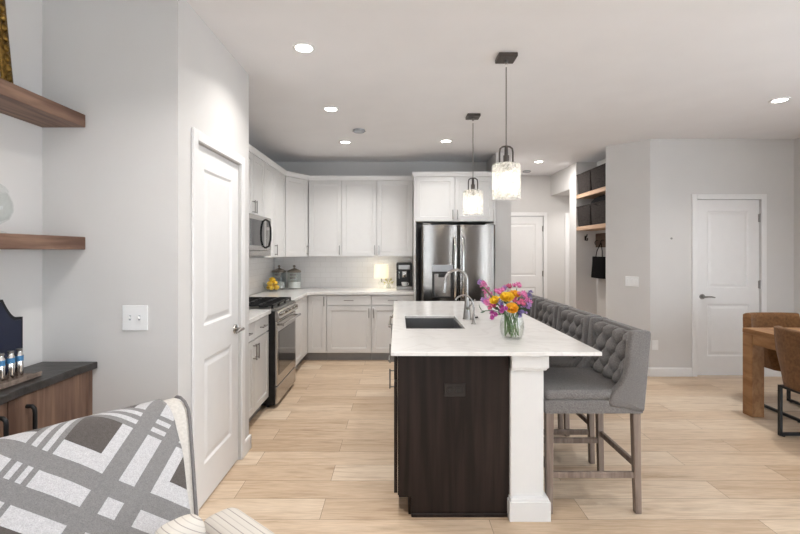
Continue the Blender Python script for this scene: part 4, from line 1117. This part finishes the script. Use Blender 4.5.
# ------------------------------------------------------------------ dining group
c = thing('dining_table', 'rustic oak dining table with thick square legs, partly in view', 'dining table', (3.56, 3.1, 0))
TX0, TX1, TY0, TY1 = 3.08, 4.02, 2.05, 4.02
MB().box(TX0, TX1, TY0, TY1, .722, .765, .004, 2).build('table_top', 'table_oak', c)
ap = MB().box(TX0+.112, TX1-.112, TY1-.045, TY1-.012, .635, .7215).box(TX0+.112, TX1-.112, TY0+.012, TY0+.045, .635, .7215)
for k, (a, b, e, f) in enumerate(((TX0+.112, TX1-.112, TY1-.045, TY1-.012), (TX0+.112, TX1-.112, TY0+.012, TY0+.045), (TX0+.004, TX0+.04, TY0+.112, TY1-.112), (TX1-.04, TX1-.004, TY0+.112, TY1-.112))):
    MB().box(a, b, e, f, .635, .7215, .002, 1).build('apron', 'table_oak', c)
ap.bm.free()
for x in (TX0, TX1-.11):
    for y in (TY0, TY1-.11): MB().box(x+.001, x+.109, y+.001, y+.109, 0, .7215, .004, 2).build('leg', 'table_oak', c)
dc = thing('dining_chair', 'brown suede dining chair on the long side of the table, cut by the photo edge', 'dining chair', (0, 0, 0), 'brown suede dining chairs')
# local: faces -Y, back at +Y
def shell(off):
    def f(u, v):
        # u runs round the back from one front tip to the other; v up
        a = -1+2*u
        s = abs(a)
        xx = .29+off; yy = .235+off
        if s < .55:
            q = s/.55; ang = q*PI/2*.94
            x = xx*math.sin(ang)**.75 if q > 0 else 0; y = yy-.10*(1-math.cos(ang))
        else:
            q = (s-.55)/.45; x = xx*math.sin(PI/2*.94)**.75; y = yy-.10*(1-math.cos(PI/2*.94))-q*.27
        e_ = min(1, max(0, (s-.40)/.20)); top = .845-.225*e_*e_*(3-2*e_)-.02*max(0, s-.6)
        bot = .385
        z = bot+(top-bot)*v
        k = .76+.24*v**.8
        x = x*k*(1 if a >= 0 else -1)
        y = y*(.84+.16*v) if y > 0 else y
        return (x, y, z)
    return f
so, si = shell(0), shell(-.045)
nU, nV = 48, 10
b = MB().grid(so, nU, nV).grid(si, nU, nV)
b.grid(lambda u, v: tuple(Vector(so(u, 1)).lerp(Vector(si(u, 1)), v)+Vector((0, 0, .012*math.sin(PI*v)))), nU, 4)
b.grid(lambda u, v: tuple(Vector(so(u, 0)).lerp(Vector(si(u, 0)), v)), nU, 1)
for e in (0, 1): b.grid(lambda u, v: tuple(Vector(so(e, v)).lerp(Vector(si(e, v)), u)), 2, nV)
bmesh.ops.remove_doubles(b.bm, verts=b.bm.verts, dist=1e-5); bmesh.ops.recalc_face_normals(b.bm, faces=b.bm.faces)
b.build('backrest', 'suede', dc, 60, local=True)
MB().box(-.195, .195, -.30, .17, .4025, .49, .025, 4).build('seat', 'suede', dc, 60, local=True)
for s in (-1, 1):
    fr = MB().box(s*.185-.011, s*.185+.011, .185, .207, .010, .40).box(s*.185-.011, s*.185+.011, -.382, -.36, .010, .40).box(s*.185-.011, s*.185+.011, -.382, .207, .008, .030).box(s*.185-.011, s*.185+.011, -.382, .207, .385, .402)
    k = fr.build('sled_leg', 'black_metal', dc, local=True)
    gl = MB()
    for y in (-.33, .17): MB().cyl((s*.185, y, 0), (s*.185, y, .009), .011, seg=12).build('glide', 'rubber', k, local=True)
MB().box(-.174, .174, .186, .206, .386, .402).build('cross_bar', 'black_metal', dc, local=True)
dc.location = (3.185, 3.33, 0); dc.rotation_euler = (0, 0, PI/2)
dup(dc, (3.575, 4.13, 0), 0, 'brown suede dining chair at the head of the table, its back above the table top')

# ------------------------------------------------------------------ bar corner on the left
SHF = -1.547
tag(MB().box(XL+.001, SHF, -.3, YP-.002, 2.06, 2.123, .003, 1).build('floating_shelf', 'shelf_walnut'), 'upper walnut floating shelf holding the gilded frame', 'shelf', 'walnut floating shelves')
tag(MB().box(XL+.001, SHF, -.3, YP-.002, 1.455, 1.518, .003, 1).build('floating_shelf', 'shelf_walnut'), 'lower walnut floating shelf holding the glass jar', 'shelf', 'walnut floating shelves')
# gilded frame leaning on the wall
tilt = Matrix.Rotation(.09, 4, 'Y')
MG = T(XL+.085, 1.955, 2.1245) @ Matrix.Rotation(-.10, 4, 'Y') @ FACE_RIGHT
c = thing('picture_frame', 'ornate gilded picture frame leaning on the upper walnut shelf', 'picture frame', tuple(MG.to_translation()))
fw, fh, fb = .62, .52, .055
b = MB(MG)
fp_ = [(0, .0), (-.012, .008), (-.022, .02), (-.014, .034), (-.02, .046), (-.006, fb)]
def fr_bar(b, L, M):
    t = MB(MG @ M); t.prism([(0, 0), (0, -.012), (.008, -.02), (.02, -.03), (.034, -.018), (.046, -.024), (fb, -.008), (fb, 0)], 'z', 0, L); return t
b.box(-fw, 0, -.018, 0, 0, fb, .004, 2).box(-fw, 0, -.018, 0, fh-fb, fh, .004, 2).box(-fb, 0, -.0181, 0, 0, fh, .004, 2).box(-fw, -fw+fb, -.0181, 0, 0, fh, .004, 2)
for k in range(12):
    z = .02+k*(fh-.04)/11
    for x in (-.022, -fw+.022): b.ball((x, -.02, z), .017, (.8, .55, 1.1), 8)
for k in range(14):
    x = -.03-k*(fw-.06)/13
    for z in (.022, fh-.022): b.ball((x, -.02, z), .017, (1.1, .55, .8), 8)
b.build('gilded_moulding', 'gold', c, 50)
MB(MG).box(-fw+fb, -fb, -.008, -.001, fb, fh-fb).build('picture', 'linen_cream', c)
# glass jar
jx, jy, jz = -1.652, 1.84, 1.5185
c = thing('apothecary_jar', 'lidded clear glass jar on the lower walnut shelf', 'glass jar', (jx, jy, jz))
MB().lathe([(0, .001), (.040, .001), (.042, .006), (.02, .014), (.014, .03), (.022, .04), (.05, .06), (.064, .095), (.062, .13), (.048, .165), (.045, .17), (.042, .168), (.058, .13), (.060, .095), (.046, .063), (.01, .045), (0, .045)], (jx, jy, jz), 32, False).build('bowl', 'clear_glass', c, 60)
MB().lathe([(.048, .171), (.050, .175), (.036, .195), (.014, .212), (.006, .216), (.010, .224), (.012, .234), (.006, .244), (0, .245)], (jx, jy, jz), 28, False).build('lid', 'clear_glass', c, 60)
# sideboard
SX = -1.512
c = thing('bar_cabinet', 'walnut bar cabinet with a dark live-edge top in the corner', 'cabinet', (XL, 1.2, 0))
MB().box(XL+.001, SX-.02, -.3, YP-.002, .09, .866).build('carcass', 'cabinet_walnut', c)
MB().box(XL+.02, SX-.07, -.28, YP-.02, 0, .0895).build('plinth', 'black_metal', c)
MS = T(SX, 0) @ FACE_RIGHT
MB(MS).box(2.193, YP-.002, 0, .0195, .09, .866, .002, 1).build('end_stile', 'cabinet_walnut', c)
def arch_pull(M, x, parent):
    MB(M).tube([(x, 0, .815), (x, -.022, .815), (x, -.032, .805), (x, -.034, .79), (x, -.034, .70), (x, -.028, .685), (x, 0, .68)], .0085, 10).build('handle', 'black_metal', parent, 60)
for a, b, hx in ((1.748, 2.19, 1.835), (1.30, 1.745, 1.70), (.855, 1.297, .90), (.41, .852, .81), (-.03, .407, .02)):
    d = MB(MS).box(a, b, 0, .0195, .10, .862, .002, 1).build('door', 'cabinet_walnut', c); arch_pull(MS, hx, d)
def edge_top():
    pts = []
    n = 60
    for i in range(n+1):
        y = -.3+(YP-.002+.3)*i/n
        pts.append((-1.496+.006*math.sin(y*9)+.004*math.sin(y*23+1), y))
    return [(XL+.001, -.3)]+pts+[(XL+.001, YP-.002)]
MB().prism(edge_top(), 'z', .867, .900, .004, 2).build('top_slab', 'slate_top', c)
# navy board
c = thing('shaped_board', 'navy board with a curved black rim leaning behind the small bottles', 'board', (XL+.03, 1.85, .9))
def ogee(g_):
    yc = 1.83; hwid = .25-g_
    R = [(yc+hwid, .9005+g_), (yc+hwid, 1.145-g_), (yc+hwid-.03, 1.147-g_)]
    for k in range(1, 7):
        u = k/7; R.append((yc+hwid-.03-.075*u, 1.147-g_+.085*(1-math.cos(u*PI/2))))
    R += [(yc+hwid-.105, 1.235-g_)]
    Lp = [(2*yc-y, z) for y, z in R][::-1]
    return R+Lp
MB(T(XL+.018, 0)).prism(ogee(0), 'x', 0, .014).build('rim', 'black_metal', c)
MB(T(XL+.0322, 0)).prism(ogee(.012), 'x', 0, .004).build('panel', 'navy', c)
# tray and slim bottles
c = thing('bottle_tray', 'low walnut tray carrying the slim bottles on the bar cabinet', 'tray', (-1.605, 1.75, .9))
MB().box(-1.645, -1.560, 1.45, 1.975, .9005, .912, .003, 1).build('tray_base', 'stool_leg_wood', c)
MB().box(-1.565, -1.560, 1.45, 1.975, .9122, .922).box(-1.645, -1.640, 1.45, 1.975, .9122, .922).build('tray_edge', 'stool_leg_wood', c)
bt0 = thing('slim_bottle', 'slim silver bottle with a blue label', 'bottle', (0, 0, 0), 'slim silver bottles on the tray')
MB().lathe([(0, 0), (.0135, 0), (.0145, .002), (.0145, .098), (.011, .104), (.010, .112), (0, .112)], (0, 0, 0), 22, False).build('body', 'chrome', bt0, 50, local=True)
MB().lathe([(.0148, .072), (.0149, .094)], (0, 0, 0), 22, False).build('label_band', 'label_blue', bt0, 60, local=True)
MB().lathe([(.0105, .112), (.0115, .114), (.0115, .122), (0, .123)], (0, 0, 0), 18, False).build('cap', 'steel_dark', bt0, 50, local=True)
for i, (y, lb) in enumerate(((1.905, 'slim silver bottle with a blue label at the tray end by the wall corner'), (1.862, 'slim silver bottle with a blue label, second from the tray end by the wall corner'),
                             (1.815, 'slim silver bottle with a blue label, third from the tray end, at the photo edge'))):
    o = bt0 if i == 0 else dup(bt0, None, None, lb)
    o['label'] = lb; o.location = (-1.601, y, .9125)

# ------------------------------------------------------------------ armchair and throw
O = Vector((-.825, 1.597, .93))
U = Vector((.6375, .7704, 0)); Vd = Vector((.5315, -.4398, -.7240)); NF = Vector((.5578, -.4615, .6898))
def pl(u, v, n=0): return O+U*u+Vd*v+NF*n
c = thing('armchair', 'cream slipcovered armchair with ticking-striped arms under the plaid throw', 'armchair', (-.9, 1.2, 0))
W0, W1 = -.78, .065          # back from its near side to its far side, along U
TH = .16
def w1(v): return .069-.27*max(0, v-.075)
def back_prof():
    # (v, n) outline of the back, front surface at n=0, rounded top
    P = [(.78, 0), (.60, 0), (.40, 0.0), (.25, 0), (.10, -.004)]
    for k in range(0, 9):
        a = PI*k/8
        P.append((.06-.085*math.sin(a), -.078+.074*math.cos(a)))
    P += [(.10, -.155), (.78, -.155)]
    return P
bp = back_prof()
t = bmesh.new()
A = [t.verts.new(pl(W0, v, n-.012)) for v, n in bp]; B = [t.verts.new(pl(w1(v), v, n-.012)) for v, n in bp]
t.faces.new(A); t.faces.new(B[::-1])
for i in range(len(bp)): t.faces.new((A[i], A[(i+1) % len(bp)], B[(i+1) % len(bp)], B[i]))
bmesh.ops.recalc_face_normals(t, faces=t.faces)
bmesh.ops.bevel(t, geom=[e for e in t.edges if e.calc_face_angle(0) > 1.2], offset=.012, segments=3, affect='EDGES')
bk_ = MB().merge(t).build('backrest', 'linen_cream', c, 40)
MB().tube([pl(w1(v)-.003, v, n-.009+(.002 if n > -.02 else 0)) for v, n in bp[1:-1]], .0055, 8).build('piping', 'piping_grey', bk_, 60)
MB().tube([pl(W0+.003, v, n-.009) for v, n in bp[1:-1]], .0055, 8).build('piping', 'piping_grey', bk_, 60)
DH = Vector((.7704, -.6375, 0))     # level direction the chair faces
def lay(u, d, z): return Vector((O.x, O.y, 0))+U*u+DH*d+Vector((0, 0, z))
def frame_box(u0, u1, d0, d1, z0, z1, bev, seg=3):
    t = bmesh.new(); bmesh.ops.create_cube(t, size=1)
    for v in t.verts: v.co = Vector(((u0+u1)/2+v.co.x*(u1-u0), (d0+d1)/2+v.co.y*(d1-d0), (z0+z1)/2+v.co.z*(z1-z0)))
    bmesh.ops.bevel(t, geom=list(t.edges), offset=bev, segments=seg, profile=.5, affect='EDGES')
    for v in t.verts: v.co = lay(v.co.x, v.co.y, v.co.z)
    bmesh.ops.recalc_face_normals(t, faces=t.faces)
    return MB().merge(t)
def uv_by(o, fn):
    me = o.data; uvl = me.uv_layers.new(name='UVMap') if not me.uv_layers else me.uv_layers[0]
    off = Vector(); q = o.parent
    while q is not None: off += q.location; q = q.parent
    for l in me.loops:
        p = me.vertices[l.vertex_index].co+off; uvl.data[l.index].uv = fn(p)
def uu(p): return (p-Vector((O.x, O.y, 0))).dot(U)
def ud(p): return (p-Vector((O.x, O.y, 0))).dot(DH)
frame_box(W0, .018, .25, .98, .12, .36, .03).build('seat_deck', 'linen_cream', c, 40)
o = frame_box(W0+.02, .018, .36, 1.02, .361, .46, .04, 4).build('seat', 'stripe', c, 60); uv_by(o, lambda p: (uu(p), ud(p)))
for (u0, u1) in ((.04, .20), (W0-.155, W0-.008)):
    o = frame_box(u0, u1, .12, 1.0, .12, .53, .055, 5).build('arm', 'stripe', c, 60); uv_by(o, lambda p: (uu(p)+p.z*.6, ud(p)))
for u in (W0+.03, W1-.04):
    for d in (.15, .92):
        p = lay(u, d, 0); MB().cyl((p.x, p.y, 0), (p.x, p.y, .125), .018, .025, 14).build('leg', 'rail_brown', c, 40)
frame_box(W0, .02, .03, .26, .12, .40, .02).build('rear_frame', 'linen_cream', c, 40)
# loose ticking cushion on the seat
def pill(u, v):
    a = 2*PI*u; b_ = -PI/2+PI*v
    def se(x, e): return math.copysign(abs(x)**e, x)
    x = .07*se(math.cos(b_), .55)*se(math.cos(a), .55); y = .05*se(math.cos(b_), .8)*se(math.sin(a), .9) ; z = .085*se(math.sin(b_), .55)
    return pl(-.135+x, .469, .11)+DH*y+Vector((0, 0, z-.045))
o = MB().grid(pill, 32, 18).build('throw_cushion', 'stripe', None, 180); uv_by(o, lambda p: (uu(p)*1.1+p.z*1.5, ud(p)))
tag(o, 'small ticking-striped cushion tucked at the foot of the plaid throw', 'cushion')
# plaid throw: over the top and down the front of the back
def wrap(d):
    """distance d over the back (0 = top line on the front) -> (v, n)"""
    if d >= .06: return d, 0
    if d >= .06-.245:
        a = (.06-d)/.078
        a = min(a, PI)
        return .06-.085*math.sin(a), -.078+.078*math.cos(a)
    return .06+(.06-.245-d), -.156
def edge(d):
    K = [(-.6, -.03), (0, -.004), (.083, .003), (.2, -.006), (.32, -.030), (.42, -.046), (.7, -.10)]
    for (a, x), (b, y) in zip(K, K[1:]):
        if d <= b: return x+(y-x)*(d-a)/(b-a)
    return K[-1][1]
D0, D1 = -.50, .58
def throw(off):
    def f(u, v):
        d = D0+(D1-D0)*v
        e = edge(d)
        x = W0+.04+(e-W0-.04)*u
        vv, n = wrap(d)
        rip = .003*math.sin(x*21+d*9)+.0025*math.sin(d*31+x*12)
        if off == 0 and False: rip = 0
        return pl(x, vv, n+.004+max(0, rip)+off) if n > -.07 else pl(x, vv-(.006 if -.15 < n else 0), n-.006-off)
    return f
def tuv(u, v):
    d = D0+(D1-D0)*v; x = W0+.04+(edge(d)-W0-.04)*u
    return ((x+d)/math.sqrt(2), (d-x)/math.sqrt(2))
o = MB().grid(throw(0.0), 70, 90, tuv).build('throw_blanket', 'plaid', None, 180)
sm = o.modifiers.new('thickness', 'SOLIDIFY'); sm.thickness = .006; sm.offset = 1
tag(o, 'grey and white plaid wool throw draped over the armchair back', 'blanket')
